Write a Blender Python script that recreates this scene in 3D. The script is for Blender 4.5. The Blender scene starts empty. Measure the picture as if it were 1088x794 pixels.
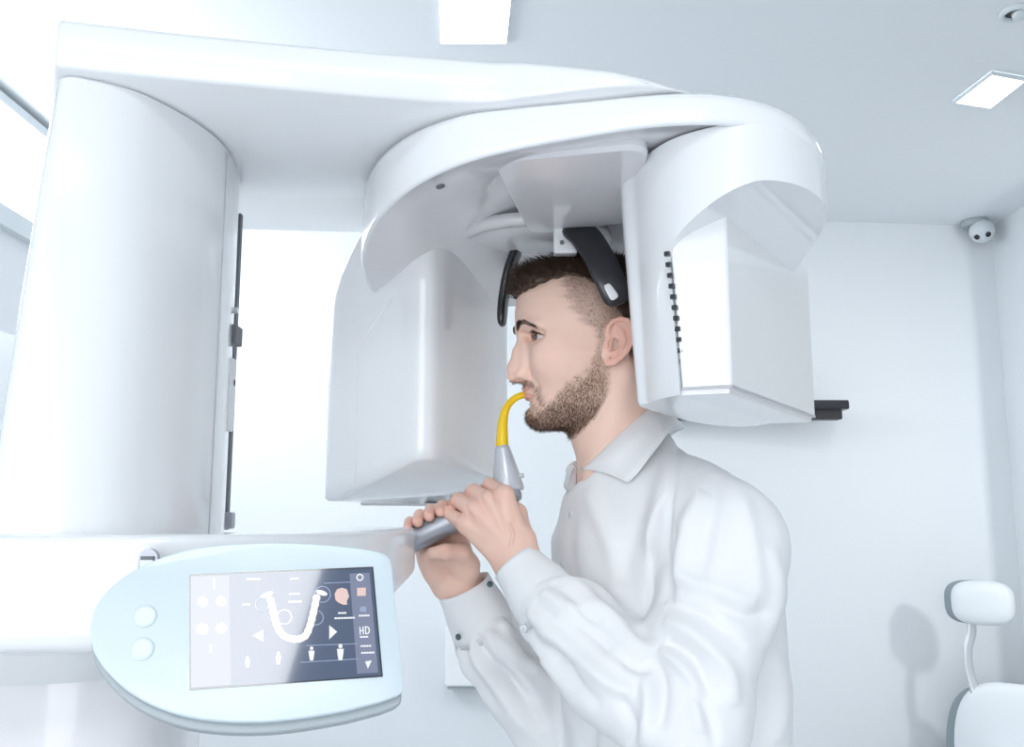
import bpy, bmesh, math
import numpy as np
from mathutils import Vector, Matrix

scene = bpy.context.scene
COL = scene.collection
RNG = np.random.default_rng(7)

# ------------------------------------------------------------------ camera
CAMZ = 1.45
FPX = 1000.0
TP = 0.153
SP = TP / math.sqrt(1 + TP * TP)
CP = 1.0 / math.sqrt(1 + TP * TP)


def at(u, v, Y):
    """point seen at pixel (u, v) of the 1088x794 frame at forward distance Y"""
    a = (u - 544.0) / FPX
    b = (397.0 - v) / FPX
    den = CP - b * SP
    return np.array([Y * a / den, Y, CAMZ + Y * (SP + b * CP) / den])


def atz(u, v, z):
    b = (397.0 - v) / FPX
    Y = (z - CAMZ) * (CP - b * SP) / (SP + b * CP)
    return at(u, v, Y)


cam = bpy.data.cameras.new('camera')
cam_o = bpy.data.objects.new('camera', cam)
COL.objects.link(cam_o)
cam.sensor_width = 36.0
cam.lens = 36.0 * FPX / 1088.0
cam.clip_start = 0.02
cam_o.location = (0, 0, CAMZ)
cam_o.rotation_euler = (math.pi / 2 + math.atan(TP), 0, 0)
scene.camera = cam_o

# ------------------------------------------------------------------ materials
MATS = {}


def mat(name, col, rough=0.5, metal=0.0, coat=0.0, spec=0.5, sss=0.0, emit=None, estr=0.0,
        noise=0.0, nscale=8.0, bump=0.0, bscale=200.0):
    m = bpy.data.materials.new(name)
    m.use_nodes = True
    nt = m.node_tree
    b = nt.nodes['Principled BSDF']
    b.inputs['Base Color'].default_value = (*col, 1)
    b.inputs['Roughness'].default_value = rough
    b.inputs['Metallic'].default_value = metal
    b.inputs['Coat Weight'].default_value = coat
    b.inputs['Coat Roughness'].default_value = 0.04
    b.inputs['Specular IOR Level'].default_value = spec
    if sss:
        b.inputs['Subsurface Weight'].default_value = sss
        b.inputs['Subsurface Radius'].default_value = (0.9, 0.35, 0.2)
        b.inputs['Subsurface Scale'].default_value = 0.006
    if emit:
        b.inputs['Emission Color'].default_value = (*emit, 1)
        b.inputs['Emission Strength'].default_value = estr
    tc = None
    if noise or bump:
        tc = nt.nodes.new('ShaderNodeTexCoord')
    if noise:
        n = nt.nodes.new('ShaderNodeTexNoise')
        n.inputs['Scale'].default_value = nscale
        n.inputs['Detail'].default_value = 4
        nt.links.new(tc.outputs['Object'], n.inputs['Vector'])
        mx = nt.nodes.new('ShaderNodeMix')
        mx.data_type = 'RGBA'
        mx.inputs['A'].default_value = (*[c * (1 - noise) for c in col], 1)
        mx.inputs['B'].default_value = (*[min(1, c * (1 + noise)) for c in col], 1)
        nt.links.new(n.outputs['Fac'], mx.inputs['Factor'])
        nt.links.new(mx.outputs['Result'], b.inputs['Base Color'])
    if bump:
        n2 = nt.nodes.new('ShaderNodeTexNoise')
        n2.inputs['Scale'].default_value = bscale
        n2.inputs['Detail'].default_value = 5
        nt.links.new(tc.outputs['Object'], n2.inputs['Vector'])
        bp = nt.nodes.new('ShaderNodeBump')
        bp.inputs['Strength'].default_value = bump
        bp.inputs['Distance'].default_value = 0.002
        nt.links.new(n2.outputs['Fac'], bp.inputs['Height'])
        nt.links.new(bp.outputs['Normal'], b.inputs['Normal'])
    MATS[name] = m
    return m


def attr_mat(name, rough, sss, bump=0.0, bscale=300.0, spec=0.4):
    m = mat(name, (1, 1, 1), rough=rough, sss=sss, bump=bump, bscale=bscale, spec=spec)
    nt = m.node_tree
    a = nt.nodes.new('ShaderNodeAttribute')
    a.attribute_name = 'tone'
    nt.links.new(a.outputs['Color'], nt.nodes['Principled BSDF'].inputs['Base Color'])
    return m


M_white = mat('gloss_white_plastic', (0.87, 0.89, 0.915), rough=0.22, coat=0.6, noise=0.006, nscale=3)
M_white2 = mat('satin_white_plastic', (0.86, 0.88, 0.905), rough=0.38, coat=0.1, noise=0.006, nscale=4)
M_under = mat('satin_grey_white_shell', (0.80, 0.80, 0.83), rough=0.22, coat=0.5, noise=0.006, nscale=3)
M_pale = mat('pale_blue_panel_plastic', (0.66, 0.755, 0.81), rough=0.35, coat=0.1, noise=0.006, nscale=4)
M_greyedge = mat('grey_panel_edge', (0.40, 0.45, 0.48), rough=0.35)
M_seam = mat('dark_seam', (0.16, 0.17, 0.19), rough=0.5)
M_seam2 = mat('soft_grey_seam', (0.50, 0.51, 0.55), rough=0.4)
M_black = mat('black_rubber', (0.012, 0.012, 0.018), rough=0.32, coat=0.3, noise=0.1)
M_blackmatt = mat('black_matt_metal', (0.02, 0.021, 0.024), rough=0.45, noise=0.1)
M_silver = mat('brushed_silver', (0.40, 0.42, 0.47), rough=0.34, metal=0.55, noise=0.03, nscale=60)
M_cone = mat('silver_grey_plastic', (0.60, 0.63, 0.68), rough=0.28, metal=0.25, coat=0.3)
M_yellow = mat('yellow_silicone', (0.95, 0.62, 0.01), rough=0.3, coat=0.3, sss=0.1)
M_wall = mat('white_painted_wall', (0.80, 0.835, 0.865), rough=0.6, noise=0.008, nscale=2, bump=0.03, bscale=150)
M_ceil = mat('white_painted_ceiling', (0.80, 0.835, 0.865), rough=0.65, noise=0.008, nscale=2, bump=0.03, bscale=150)
M_floor = mat('pale_vinyl_floor', (0.62, 0.65, 0.68), rough=0.35, noise=0.05, nscale=12)
M_lamp = mat('lit_lamp_panel', (1, 1, 1), emit=(0.95, 0.98, 1.0), estr=7.0)
M_glare_lamp = mat('added_glare_lamp_panel', (1, 1, 1), emit=(0.96, 0.985, 1.0), estr=10.0)  # for the unseen lamp added to glare on the touch screen
M_glasspane = mat('bright_sky_pane', (1, 1, 1), emit=(0.93, 0.97, 1.0), estr=5.0)
M_frame = mat('white_window_frame', (0.70, 0.755, 0.785), rough=0.4, noise=0.01)
M_chair = mat('white_leatherette', (0.80, 0.84, 0.87), rough=0.4, noise=0.01, bump=0.05, bscale=300)
M_chairedge = mat('grey_leatherette_edge', (0.26, 0.31, 0.34), rough=0.5, noise=0.03)
M_chrome = mat('brushed_steel', (0.72, 0.75, 0.77), rough=0.3, metal=0.8)
M_skin = attr_mat('skin', 0.47, 0.12, bump=0.12, bscale=420)
M_shirt = mat('white_cotton', (0.86, 0.87, 0.89), rough=0.72, noise=0.012, nscale=30, bump=0.10, bscale=900, spec=0.25)
M_button = mat('pearl_button', (0.72, 0.74, 0.77), rough=0.25, coat=0.4)
M_link = mat('dark_metal_link', (0.10, 0.16, 0.17), rough=0.3, metal=0.6)
M_hair = mat('dark_brown_hair', (0.050, 0.027, 0.016), rough=0.42, noise=0.35, nscale=60)
M_fade = mat('clipped_brown_hair', (0.085, 0.050, 0.034), rough=0.5, noise=0.3, nscale=60)
M_beard = mat('brown_beard_hair', (0.10, 0.050, 0.026), rough=0.5, noise=0.35, nscale=60)
M_eye_w = mat('eye_white', (0.62, 0.57, 0.55), rough=0.1, coat=0.6)
M_eye_i = mat('brown_iris', (0.07, 0.035, 0.02), rough=0.1, coat=0.8)
M_eye_p = mat('pupil', (0.005, 0.005, 0.005), rough=0.05, coat=0.8)
M_trouser = mat('dark_trouser_cloth', (0.05, 0.06, 0.08), rough=0.8, noise=0.1)
M_shoe = mat('black_shoe_leather', (0.015, 0.014, 0.013), rough=0.35)


# ------------------------------------------------------------------ object helpers
def tag(o, label=None, cat=None, group=None, kind=None):
    if label: o['label'] = label
    if cat: o['category'] = cat
    if group: o['group'] = group
    if kind: o['kind'] = kind
    return o


def thing(name, loc, label, cat, group=None):
    o = bpy.data.objects.new(name, None)
    o.empty_display_size = 0.05
    o.location = loc
    COL.objects.link(o)
    return tag(o, label, cat, group)


def root_loc(o):
    v = Vector((0, 0, 0))
    while o is not None:
        v = v + Vector(o.location)
        o = o.parent
    return v


def new_obj(name, me, parent=None, mats=()):
    o = bpy.data.objects.new(name, me)
    COL.objects.link(o)
    for m in mats:
        me.materials.append(m)
    if parent is not None:
        off = root_loc(parent)
        me.transform(Matrix.Translation(-off))
        o.parent = parent
    return o


def mesh_np(name, V, F, parent=None, mats=(), smooth=True, midx=None, tone=None):
    me = bpy.data.meshes.new(name)
    V = np.asarray(V, dtype=float)
    if isinstance(F, np.ndarray):
        n, k = F.shape
        me.vertices.add(len(V))
        me.vertices.foreach_set('co', V.astype(np.float32).ravel())
        me.loops.add(n * k)
        me.loops.foreach_set('vertex_index', F.astype(np.int32).ravel())
        me.polygons.add(n)
        me.polygons.foreach_set('loop_start', np.arange(0, n * k, k, dtype=np.int32))
        me.update(calc_edges=True)
    else:
        me.from_pydata([tuple(v) for v in V], [], [tuple(f) for f in F])
        me.update()
    if smooth:
        me.polygons.foreach_set('use_smooth', np.ones(len(me.polygons), dtype=bool))
    if midx is not None:
        me.polygons.foreach_set('material_index', np.asarray(midx, dtype=np.int32))
    if tone is not None:
        a = me.attributes.new('tone', 'FLOAT_COLOR', 'POINT')
        c = np.ones((len(V), 4), dtype=np.float32)
        c[:, :3] = tone
        a.data.foreach_set('color', c.ravel())
    me.update()
    return new_obj(name, me, parent, mats)


def obj_bm(name, bm, m, parent=None, smooth=False, bevel=0.0, segs=3, autosmooth=True, sub=0):
    bmesh.ops.recalc_face_normals(bm, faces=bm.faces)
    me = bpy.data.meshes.new(name)
    bm.to_mesh(me)
    bm.free()
    ms = m if isinstance(m, (list, tuple)) else [m]
    o = new_obj(name, me, parent, ms)
    if smooth or bevel:
        me.polygons.foreach_set('use_smooth', np.ones(len(me.polygons), dtype=bool))
    if bevel:
        b = o.modifiers.new('bevel', 'BEVEL')
        b.width = bevel
        b.segments = segs
        b.limit_method = 'ANGLE'
        b.angle_limit = math.radians(40)
        b.harden_normals = True
    if sub:
        s = o.modifiers.new('sub', 'SUBSURF')
        s.levels = s.render_levels = sub
    return o


def add_box(bm, c, s, R=None):
    r = bmesh.ops.create_cube(bm, size=1.0)
    M = Matrix.Translation(Vector(c)) @ (R.to_4x4() if R is not None else Matrix()) @ Matrix.Diagonal((*s, 1))
    bmesh.ops.transform(bm, matrix=M, verts=r['verts'])
    return r['verts']


def frame_from(xa, ya):
    x = Vector(xa).normalized()
    y = Vector(ya)
    z = x.cross(y).normalized()
    y = z.cross(x).normalized()
    return Matrix((x, y, z)).transposed()


def add_prism(bm, poly, z0, z1):
    """vertical prism, poly = [(x,y),...]"""
    a = [bm.verts.new((p[0], p[1], z0)) for p in poly]
    b = [bm.verts.new((p[0], p[1], z1)) for p in poly]
    n = len(poly)
    for i in range(n):
        bm.faces.new((a[i], a[(i + 1) % n], b[(i + 1) % n], b[i]))
    bm.faces.new(a[::-1])
    bm.faces.new(b)


def add_loft(bm, rings, cap0=True, cap1=True, mi=None):
    """rings: list of equal length closed loops of 3d points"""
    vs = [[bm.verts.new(tuple(p)) for p in r] for r in rings]
    n = len(rings[0])
    for k in range(len(rings) - 1):
        for i in range(n):
            f = bm.faces.new((vs[k][i], vs[k][(i + 1) % n], vs[k + 1][(i + 1) % n], vs[k + 1][i]))
            if mi: f.material_index = mi[k]
    if cap0:
        f = bm.faces.new(vs[0][::-1])
        if mi: f.material_index = mi[0]
    if cap1:
        f = bm.faces.new(vs[-1])
        if mi: f.material_index = mi[-1]
    return vs


def tube_rings(pts, radii, n=16, squash=None):
    pts = [Vector(p) for p in pts]
    rings = []
    up = None
    for i, p in enumerate(pts):
        t = (pts[min(i + 1, len(pts) - 1)] - pts[max(i - 1, 0)]).normalized()
        if up is None:
            up = Vector((0, 1, 0)) if abs(t.y) < 0.9 else Vector((0, 0, 1))
        side = t.cross(up).normalized()
        up = side.cross(t).normalized()
        r = radii[i] if isinstance(radii, list) else radii
        ra, rb = r if hasattr(r, '__len__') else (r, r)
        rings.append([p + side * (math.cos(2 * math.pi * k / n) * ra) + up * (math.sin(2 * math.pi * k / n) * rb) for k in range(n)])
    return rings


def add_tube(bm, pts, radii, n=16):
    add_loft(bm, tube_rings(pts, radii, n))


def catmull(pts, m=8, closed=False):
    P = [np.asarray(p, dtype=float) for p in pts]
    n = len(P)
    out = []
    rng = range(n) if closed else range(n - 1)
    for i in rng:
        if closed:
            p0, p1, p2, p3 = P[(i - 1) % n], P[i], P[(i + 1) % n], P[(i + 2) % n]
        else:
            p0, p1, p2, p3 = P[max(i - 1, 0)], P[i], P[i + 1], P[min(i + 2, n - 1)]
        for k in range(m):
            t = k / m
            out.append(0.5 * ((2 * p1) + (-p0 + p2) * t + (2 * p0 - 5 * p1 + 4 * p2 - p3) * t * t + (-p0 + 3 * p1 - 3 * p2 + p3) * t ** 3))
    if not closed:
        out.append(P[-1])
    return out


def resample(pts, n, closed=True):
    P = np.array(pts, dtype=float)
    if closed:
        P = np.vstack([P, P[:1]])
    d = np.r_[0, np.cumsum(np.linalg.norm(np.diff(P, axis=0), axis=1))]
    s = np.linspace(0, d[-1], n + 1 if closed else n)
    if closed: s = s[:-1]
    return np.stack([np.interp(s, d, P[:, k]) for k in range(P.shape[1])], 1)


def round_poly(poly, rad, segs=6):
    """round the corners of a 2d polygon; rad scalar or list"""
    out = []
    n = len(poly)
    for i in range(n):
        p = np.array(poly[i], float); a = np.array(poly[i - 1], float); b = np.array(poly[(i + 1) % n], float)
        r = rad[i] if hasattr(rad, '__len__') else rad
        if r <= 0:
            out += [p] * (segs + 1)
            continue
        da = (a - p) / np.linalg.norm(a - p); db = (b - p) / np.linalg.norm(b - p)
        s = min(r, np.linalg.norm(a - p) * 0.48, np.linalg.norm(b - p) * 0.48)
        for k in range(segs + 1):
            t = k / segs
            out.append((1 - t) ** 2 * (p + da * s) + 2 * t * (1 - t) * p + t * t * (p + db * s))
    return out


# ------------------------------------------------------------------ implicit surfaces
def smin(a, b, k):
    h = np.clip(0.5 + 0.5 * (b - a) / k, 0, 1)
    return b * (1 - h) + a * h - k * h * (1 - h)


def smax(a, b, k):
    return -smin(-a, -b, k)


def ell(P, c, r):
    q = [(P[i] - c[i]) for i in range(3)]
    k0 = np.sqrt((q[0] / r[0]) ** 2 + (q[1] / r[1]) ** 2 + (q[2] / r[2]) ** 2)
    k1 = np.sqrt((q[0] / r[0] ** 2) ** 2 + (q[1] / r[1] ** 2) ** 2 + (q[2] / r[2] ** 2) ** 2)
    return k0 * (k0 - 1) / np.maximum(k1, 1e-9)


def rcone(P, a, b, ra, rb):
    ba = [b[i] - a[i] for i in range(3)]
    l2 = max(sum(x * x for x in ba), 1e-12)
    t = sum((P[i] - a[i]) * ba[i] for i in range(3)) / l2
    t = np.clip(t, 0, 1)
    d = np.sqrt(sum((P[i] - a[i] - t * ba[i]) ** 2 for i in range(3)))
    return d - (ra + (rb - ra) * t)


def chain(P, pts, rad, k):
    d = None
    for i in range(len(pts) - 1):
        e = rcone(P, pts[i], pts[i + 1], rad[i], rad[i + 1])
        d = e if d is None else smin(d, e, k)
    return d


def grid(lo, hi, step):
    ax = [np.arange(lo[i], hi[i] + step, step, dtype=np.float32) for i in range(3)]
    P = np.meshgrid(*ax, indexing='ij')
    return P


def surface_nets(F, lo, step):
    F = np.asarray(F, dtype=np.float32)
    ins = F < 0
    nx, ny, nz = F.shape
    cnt = np.zeros((nx - 1, ny - 1, nz - 1), np.int8)
    for dx in (0, 1):
        for dy in (0, 1):
            for dz in (0, 1):
                cnt += ins[dx:nx - 1 + dx, dy:ny - 1 + dy, dz:nz - 1 + dz]
    act = np.argwhere((cnt > 0) & (cnt < 8))
    ids = -np.ones((nx - 1, ny - 1, nz - 1), np.int64)
    ids[act[:, 0], act[:, 1], act[:, 2]] = np.arange(len(act))
    acc = np.zeros((len(act), 3)); num = np.zeros(len(act))
    cs = [(i, j, k) for i in (0, 1) for j in (0, 1) for k in (0, 1)]
    for ca in cs:
        for ax in range(3):
            if ca[ax] == 1: continue
            cb = list(ca); cb[ax] = 1
            fa = F[act[:, 0] + ca[0], act[:, 1] + ca[1], act[:, 2] + ca[2]]
            fb = F[act[:, 0] + cb[0], act[:, 1] + cb[1], act[:, 2] + cb[2]]
            m = (fa < 0) != (fb < 0)
            t = np.where(m, fa / np.where(m, fa - fb, 1), 0)
            p = np.tile(np.array(ca, float), (len(act), 1))
            p[:, ax] += t
            acc[m] += p[m]; num[m] += 1
    V = (act + acc / num[:, None]) * step + np.array(lo)
    quads = []
    for ax in range(3):
        a1, a2 = (ax + 1) % 3, (ax + 2) % 3
        sl0 = [slice(None)] * 3; sl1 = [slice(None)] * 3
        sl0[ax] = slice(0, F.shape[ax] - 1); sl1[ax] = slice(1, F.shape[ax])
        s0 = ins[tuple(sl0)]; s1 = ins[tuple(sl1)]
        e = np.argwhere(s0 != s1)
        ok = (e[:, a1] >= 1) & (e[:, a2] >= 1) & (e[:, a1] < F.shape[a1] - 1) & (e[:, a2] < F.shape[a2] - 1)
        e = e[ok]
        q = []
        for d1, d2 in ((-1, -1), (0, -1), (0, 0), (-1, 0)):
            c = e.copy(); c[:, a1] += d1; c[:, a2] += d2
            q.append(ids[c[:, 0], c[:, 1], c[:, 2]])
        q = np.stack(q, 1)
        flip = ~s0[e[:, 0], e[:, 1], e[:, 2]]
        q[flip] = q[flip][:, ::-1]
        quads.append(q)
    Q = np.vstack(quads)
    return V, Q


def v_normals(V, Q):
    n = np.cross(V[Q[:, 2]] - V[Q[:, 0]], V[Q[:, 3]] - V[Q[:, 1]])
    N = np.zeros_like(V)
    for k in range(Q.shape[1]):
        np.add.at(N, Q[:, k], n)
    return N / np.maximum(np.linalg.norm(N, axis=1, keepdims=True), 1e-12)


def relax(V, Q, it=2, lam=0.5):
    E = np.vstack([Q[:, [0, 1]], Q[:, [1, 2]], Q[:, [2, 3]], Q[:, [3, 0]]])
    deg = np.zeros(len(V)); np.add.at(deg, E[:, 0], 1); np.add.at(deg, E[:, 1], 1)
    for _ in range(it):
        S = np.zeros_like(V)
        np.add.at(S, E[:, 0], V[E[:, 1]]); np.add.at(S, E[:, 1], V[E[:, 0]])
        V = V + lam * (S / np.maximum(deg, 1)[:, None] - V)
    return V


def sstep(a, b, x):
    t = np.clip((x - a) / (b - a), 0, 1)
    return t * t * (3 - 2 * t)


def strands(root, d0, length, radius, bend=None, K=5, n=3):
    """tapered hairs: root (N,3), unit d0 (N,3), length (N,), bend (N,3) added to the direction along the hair"""
    N = len(root)
    pts = [root]
    d = d0.copy()
    for k in range(1, K):
        d = d0 + (bend if bend is not None else 0) * (k / (K - 1)) ** 1.0
        d = d / np.linalg.norm(d, axis=1, keepdims=True)
        pts.append(pts[-1] + d * (length / (K - 1))[:, None])
    ref = RNG.normal(size=(N, 3))
    s = np.cross(d0, ref); s /= np.linalg.norm(s, axis=1, keepdims=True)
    t = np.cross(d0, s)
    V = np.zeros((N, K, n, 3))
    for k in range(K):
        r = radius * (1 - 0.8 * (k / (K - 1)) ** 1.5)
        for j in range(n):
            a = 2 * math.pi * j / n
            V[:, k, j] = pts[k] + s * (math.cos(a) * r) + t * (math.sin(a) * r)
    base = (np.arange(N) * K * n)[:, None, None]
    ks = np.arange(K - 1)[None, :, None] * n
    js = np.arange(n)[None, None, :]
    j2 = (js + 1) % n
    Q = np.stack([base + ks + js, base + ks + j2, base + ks + n + j2, base + ks + n + js], -1).reshape(-1, 4)
    return V.reshape(-1, 3), Q


def merge(parts):
    V = []; Q = []; T = []; o = 0
    for p in parts:
        V.append(p[0]); Q.append(p[1] + o); o += len(p[0])
        if len(p) > 2: T.append(p[2])
    return (np.vstack(V), np.vstack(Q)) + ((np.vstack(T),) if T else ())
# ================================================================== THE ROOM
CEIL = 2.85
XL, XR = -1.70, 2.33
def far_y(x): return 4.415 + 0.095 * (x - 2.33)
YB = -2.6


def struct(name, bm, m, parent=None, **kw):
    o = obj_bm(name, bm, m, parent, **kw)
    if parent is None: o['kind'] = 'structure'
    return o


bm = bmesh.new(); add_prism(bm, [(XL - .1, YB), (XR + .1, YB), (XR + .1, far_y(XR) + .1), (XL - .1, far_y(XL) + .1)], -0.1, 0.0); struct('floor', bm, M_floor)
bm = bmesh.new(); add_prism(bm, [(XL - .1, YB), (XR + .1, YB), (XR + .1, far_y(XR) + .1), (XL - .1, far_y(XL) + .1)], CEIL, CEIL + .1); struct('ceiling', bm, M_ceil)
bm = bmesh.new(); add_prism(bm, [(XL - .1, far_y(XL - .1)), (XR + .1, far_y(XR + .1)), (XR + .1, far_y(XR) + .12), (XL - .1, far_y(XL) + .12)], 0, CEIL); struct('wall_back', bm, M_wall)
# left wall with a tall window near the far corner
WY0, WY1, WZ0, WZ1 = 1.9, 3.75, 2.47, 2.80
bm = bmesh.new()
add_box(bm, (XL - .05, (YB + WY0) / 2, CEIL / 2), (.1, WY0 - YB, CEIL))
add_box(bm, (XL - .05, (WY1 + far_y(XL)) / 2, CEIL / 2), (.1, far_y(XL) - WY1, CEIL))
add_box(bm, (XL - .05, (WY0 + WY1) / 2, WZ0 / 2), (.1, WY1 - WY0, WZ0))
add_box(bm, (XL - .05, (WY0 + WY1) / 2, (WZ1 + CEIL) / 2), (.1, WY1 - WY0, CEIL - WZ1))
struct('wall_left', bm, M_wall)
bm = bmesh.new()
add_box(bm, (XL - .04, (WY0 + WY1) / 2, (WZ0 + WZ1) / 2), (.01, WY1 - WY0 - .002, WZ1 - WZ0 - .002))
win = struct('window_1', bm, M_glasspane)
bm = bmesh.new()
add_box(bm, (XL + .005, (WY0 + WY1) / 2, WZ0 - .035), (.05, WY1 - WY0 + .1, .07))
add_box(bm, (XL + .005, (WY0 + WY1) / 2, WZ1 + .015), (.05, WY1 - WY0 + .1, .035))
add_box(bm, (XL + .005, WY0 - .025, (WZ0 + WZ1) / 2), (.05, .05, WZ1 - WZ0 - .004))
add_box(bm, (XL + .005, WY1 + .025, (WZ0 + WZ1) / 2), (.05, .05, WZ1 - WZ0 - .004))
obj_bm('window_frame', bm, M_frame, win, bevel=.004)
# right wall, with an unseen opening added to let the chair-shadow lamp in
RY0, RY1, RZ0, RZ1 = 1.6, 3.95, 0.8, 2.5
bm = bmesh.new()
add_box(bm, (XR + .05, (YB + RY0) / 2, CEIL / 2), (.1, RY0 - YB, CEIL))
add_box(bm, (XR + .05, (RY1 + far_y(XR)) / 2, CEIL / 2), (.1, far_y(XR) - RY1, CEIL))
add_box(bm, (XR + .05, (RY0 + RY1) / 2, RZ0 / 2), (.1, RY1 - RY0, RZ0))
add_box(bm, (XR + .05, (RY0 + RY1) / 2, (RZ1 + CEIL) / 2), (.1, RY1 - RY0, CEIL - RZ1))
struct('wall_right', bm, M_wall)
bm = bmesh.new()
for s in ((XR + .02, RY0 + .02, (RZ0 + RZ1) / 2, .06, .04, RZ1 - RZ0 - .08), (XR + .02, RY1 - .02, (RZ0 + RZ1) / 2, .06, .04, RZ1 - RZ0 - .08),
          (XR + .02, (RY0 + RY1) / 2, RZ0 + .02, .06, RY1 - RY0, .04), (XR + .02, (RY0 + RY1) / 2, RZ1 - .02, .06, RY1 - RY0, .04)):
    add_box(bm, s[:3], s[3:])
struct('added_lamp_opening', bm, M_frame)  # frame of the added opening, out of view
# skirting boards
bm = bmesh.new(); x0, x1 = XL, XR
add_prism(bm, [(x0, far_y(x0) - .012), (x1, far_y(x1) - .012), (x1, far_y(x1)), (x0, far_y(x0))], 0, .09); struct('baseboard_back', bm, M_frame)

# ------------------------------------------------------------------ ceiling lights
def ceiling_panel(quad, label, inset=.007, m=None):
    c = np.mean(quad, axis=0)
    t = thing('ceiling_light', (c[0], c[1], CEIL - .012), label, 'ceiling light', 'square light panels in the ceiling')
    bm = bmesh.new()
    q = [np.array(p[:2]) for p in quad]
    cc = c[:2]
    inn = [cc + (p - cc) * (1 - inset / np.linalg.norm(p - cc) * 1.4) for p in q]
    add_loft(bm, [[(*p, CEIL - .0005) for p in q], [(*p, CEIL - .012) for p in q], [(*p, CEIL - .012) for p in inn], [(*p, CEIL - .0005) for p in inn]], False, False)
    obj_bm('frame', bm, M_frame, t)
    bm = bmesh.new()
    add_loft(bm, [[(*p, CEIL - .002) for p in inn], [(*p, CEIL - .008) for p in inn]])
    obj_bm('diffuser', bm, m or M_lamp, t)
    return t


q1 = [atz(1012, 107, CEIL), atz(1052, 113, CEIL), atz(1092, 82, CEIL), atz(1054, 75, CEIL)]
c1 = np.mean(q1, axis=0)
ceiling_panel(q1, 'small bright square ceiling light panel above the back corner on the right')
ceiling_panel([(-.215, 2.62), (-.015, 2.62), (.02, 2.02), (-.18, 2.02)], 'bright ceiling light panel cut by the top edge above the machine arm')

ceiling_panel([(-.50, -.84), (.27, -.84), (.335, -1.95), (-.50, -1.95)], 'wide ceiling light panel added out of view to make the glare on the touch screen', m=M_glare_lamp)  # added behind the camera; its reflection washes out the screen

# recessed spotlight, top right
pd = atz(1079, 12, CEIL)
sp = thing('recessed_spotlight', (pd[0], pd[1], CEIL - .02), 'round white recessed spotlight with tilted head in the ceiling, top right corner', 'spotlight')
bm = bmesh.new()
n = 40
prof = [(.044, 0), (.045, -.006), (.040, -.012), (.031, -.012), (.029, -.002)]
add_loft(bm, [[(pd[0] + r * math.cos(2 * math.pi * k / n), pd[1] + r * math.sin(2 * math.pi * k / n), CEIL - .0005 + z) for k in range(n)] for r, z in prof], False, False)
obj_bm('trim_ring', bm, M_frame, sp, smooth=True)
bm = bmesh.new()
add_loft(bm, [[(pd[0] + r * math.cos(2 * math.pi * k / n), pd[1] + r * math.sin(2 * math.pi * k / n), CEIL - .001 + z) for k in range(n)] for r, z in [(.0285, 0), (.0285, -.003)]])
obj_bm('lamp_cup', bm, M_blackmatt, sp)
bm = bmesh.new()
ax = Vector((.25, -.35, -1)).normalized(); s1 = ax.orthogonal().normalized(); s2 = ax.cross(s1)
cpt = Vector((pd[0] + .007, pd[1] - .004, CEIL - .008))
add_loft(bm, [[cpt + ax * z + s1 * (r * math.cos(2 * math.pi * k / n)) + s2 * (r * math.sin(2 * math.pi * k / n)) for k in range(n)] for r, z in [(.019, -.006), (.021, .008), (.018, .011)]])
obj_bm('lamp_head', bm, M_frame, sp, smooth=True)

# ------------------------------------------------------------------ ceiling camera in the corner
pc = at(1043, 243, 4.30)
sc = thing('security_camera', (pc[0], pc[1], pc[2]), 'white dome security camera with two dark lenses under the ceiling in the back corner', 'security camera')
bm = bmesh.new()
top = CEIL
base_c = (pc[0] - .015, pc[1] + .03)
add_loft(bm, [[(base_c[0] + r * math.cos(2 * math.pi * k / n), base_c[1] + r * math.sin(2 * math.pi * k / n), z) for k in range(n)] for r, z in [(.060, CEIL - .0005), (.062, CEIL - .02), (.056, CEIL - .03)]])
obj_bm('mount', bm, M_greyedge, sc, bevel=.002)
bm = bmesh.new()
bmesh.ops.create_uvsphere(bm, u_segments=32, v_segments=20, radius=.056)
bmesh.ops.transform(bm, matrix=Matrix.Translation((pc[0], pc[1], pc[2] - .012)), verts=bm.verts)
obj_bm('dome', bm, M_frame, sc, smooth=True)
for du, dv in ((-5, 4), (7, 1)):
    c = at(1043 + du, 248 + dv, 4.30)
    d = (Vector((0, 0, CAMZ)) - Vector(c)).normalized()
    ctr = Vector((pc[0], pc[1], pc[2] - .012))
    o_ = (Vector(c) - ctr)
    b_ = o_.dot(d); t_ = -b_ + math.sqrt(max(b_ * b_ - o_.length_squared + .056 ** 2, 0))
    p_ = Vector(c) + d * t_
    nrm = (p_ - ctr).normalized()
    bm = bmesh.new()
    add_tube(bm, [p_ - nrm * .004, p_ + nrm * .003, p_ + nrm * .004], [.0125, .0125, .010], 20)
    obj_bm('lens', bm, M_black, sc, smooth=False)

# ------------------------------------------------------------------ wall box and wall rail
wy = far_y(-.15) - .001
a = at(474, 664, wy - .05); b = at(507, 728, wy - .05)
bm = bmesh.new()
add_box(bm, ((a[0] + b[0] + .06) / 2, wy - .05, (a[2] + b[2]) / 2), (b[0] - a[0] + .06, .098, a[2] - b[2]))
tb = thing('wall_box', ((a[0] + b[0]) / 2, wy, b[2]), 'small white box mounted on the back wall, half hidden by the far shirt sleeve', 'wall box')
obj_bm('housing', bm, M_white2, tb, bevel=.01)
bm = bmesh.new(); add_box(bm, ((a[0] + b[0] + .06) / 2, wy - .052, b[2] - .006), (b[0] - a[0] + .04, .07, .011))
obj_bm('outlet_tray', bm, M_greyedge, tb, bevel=.002)

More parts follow.
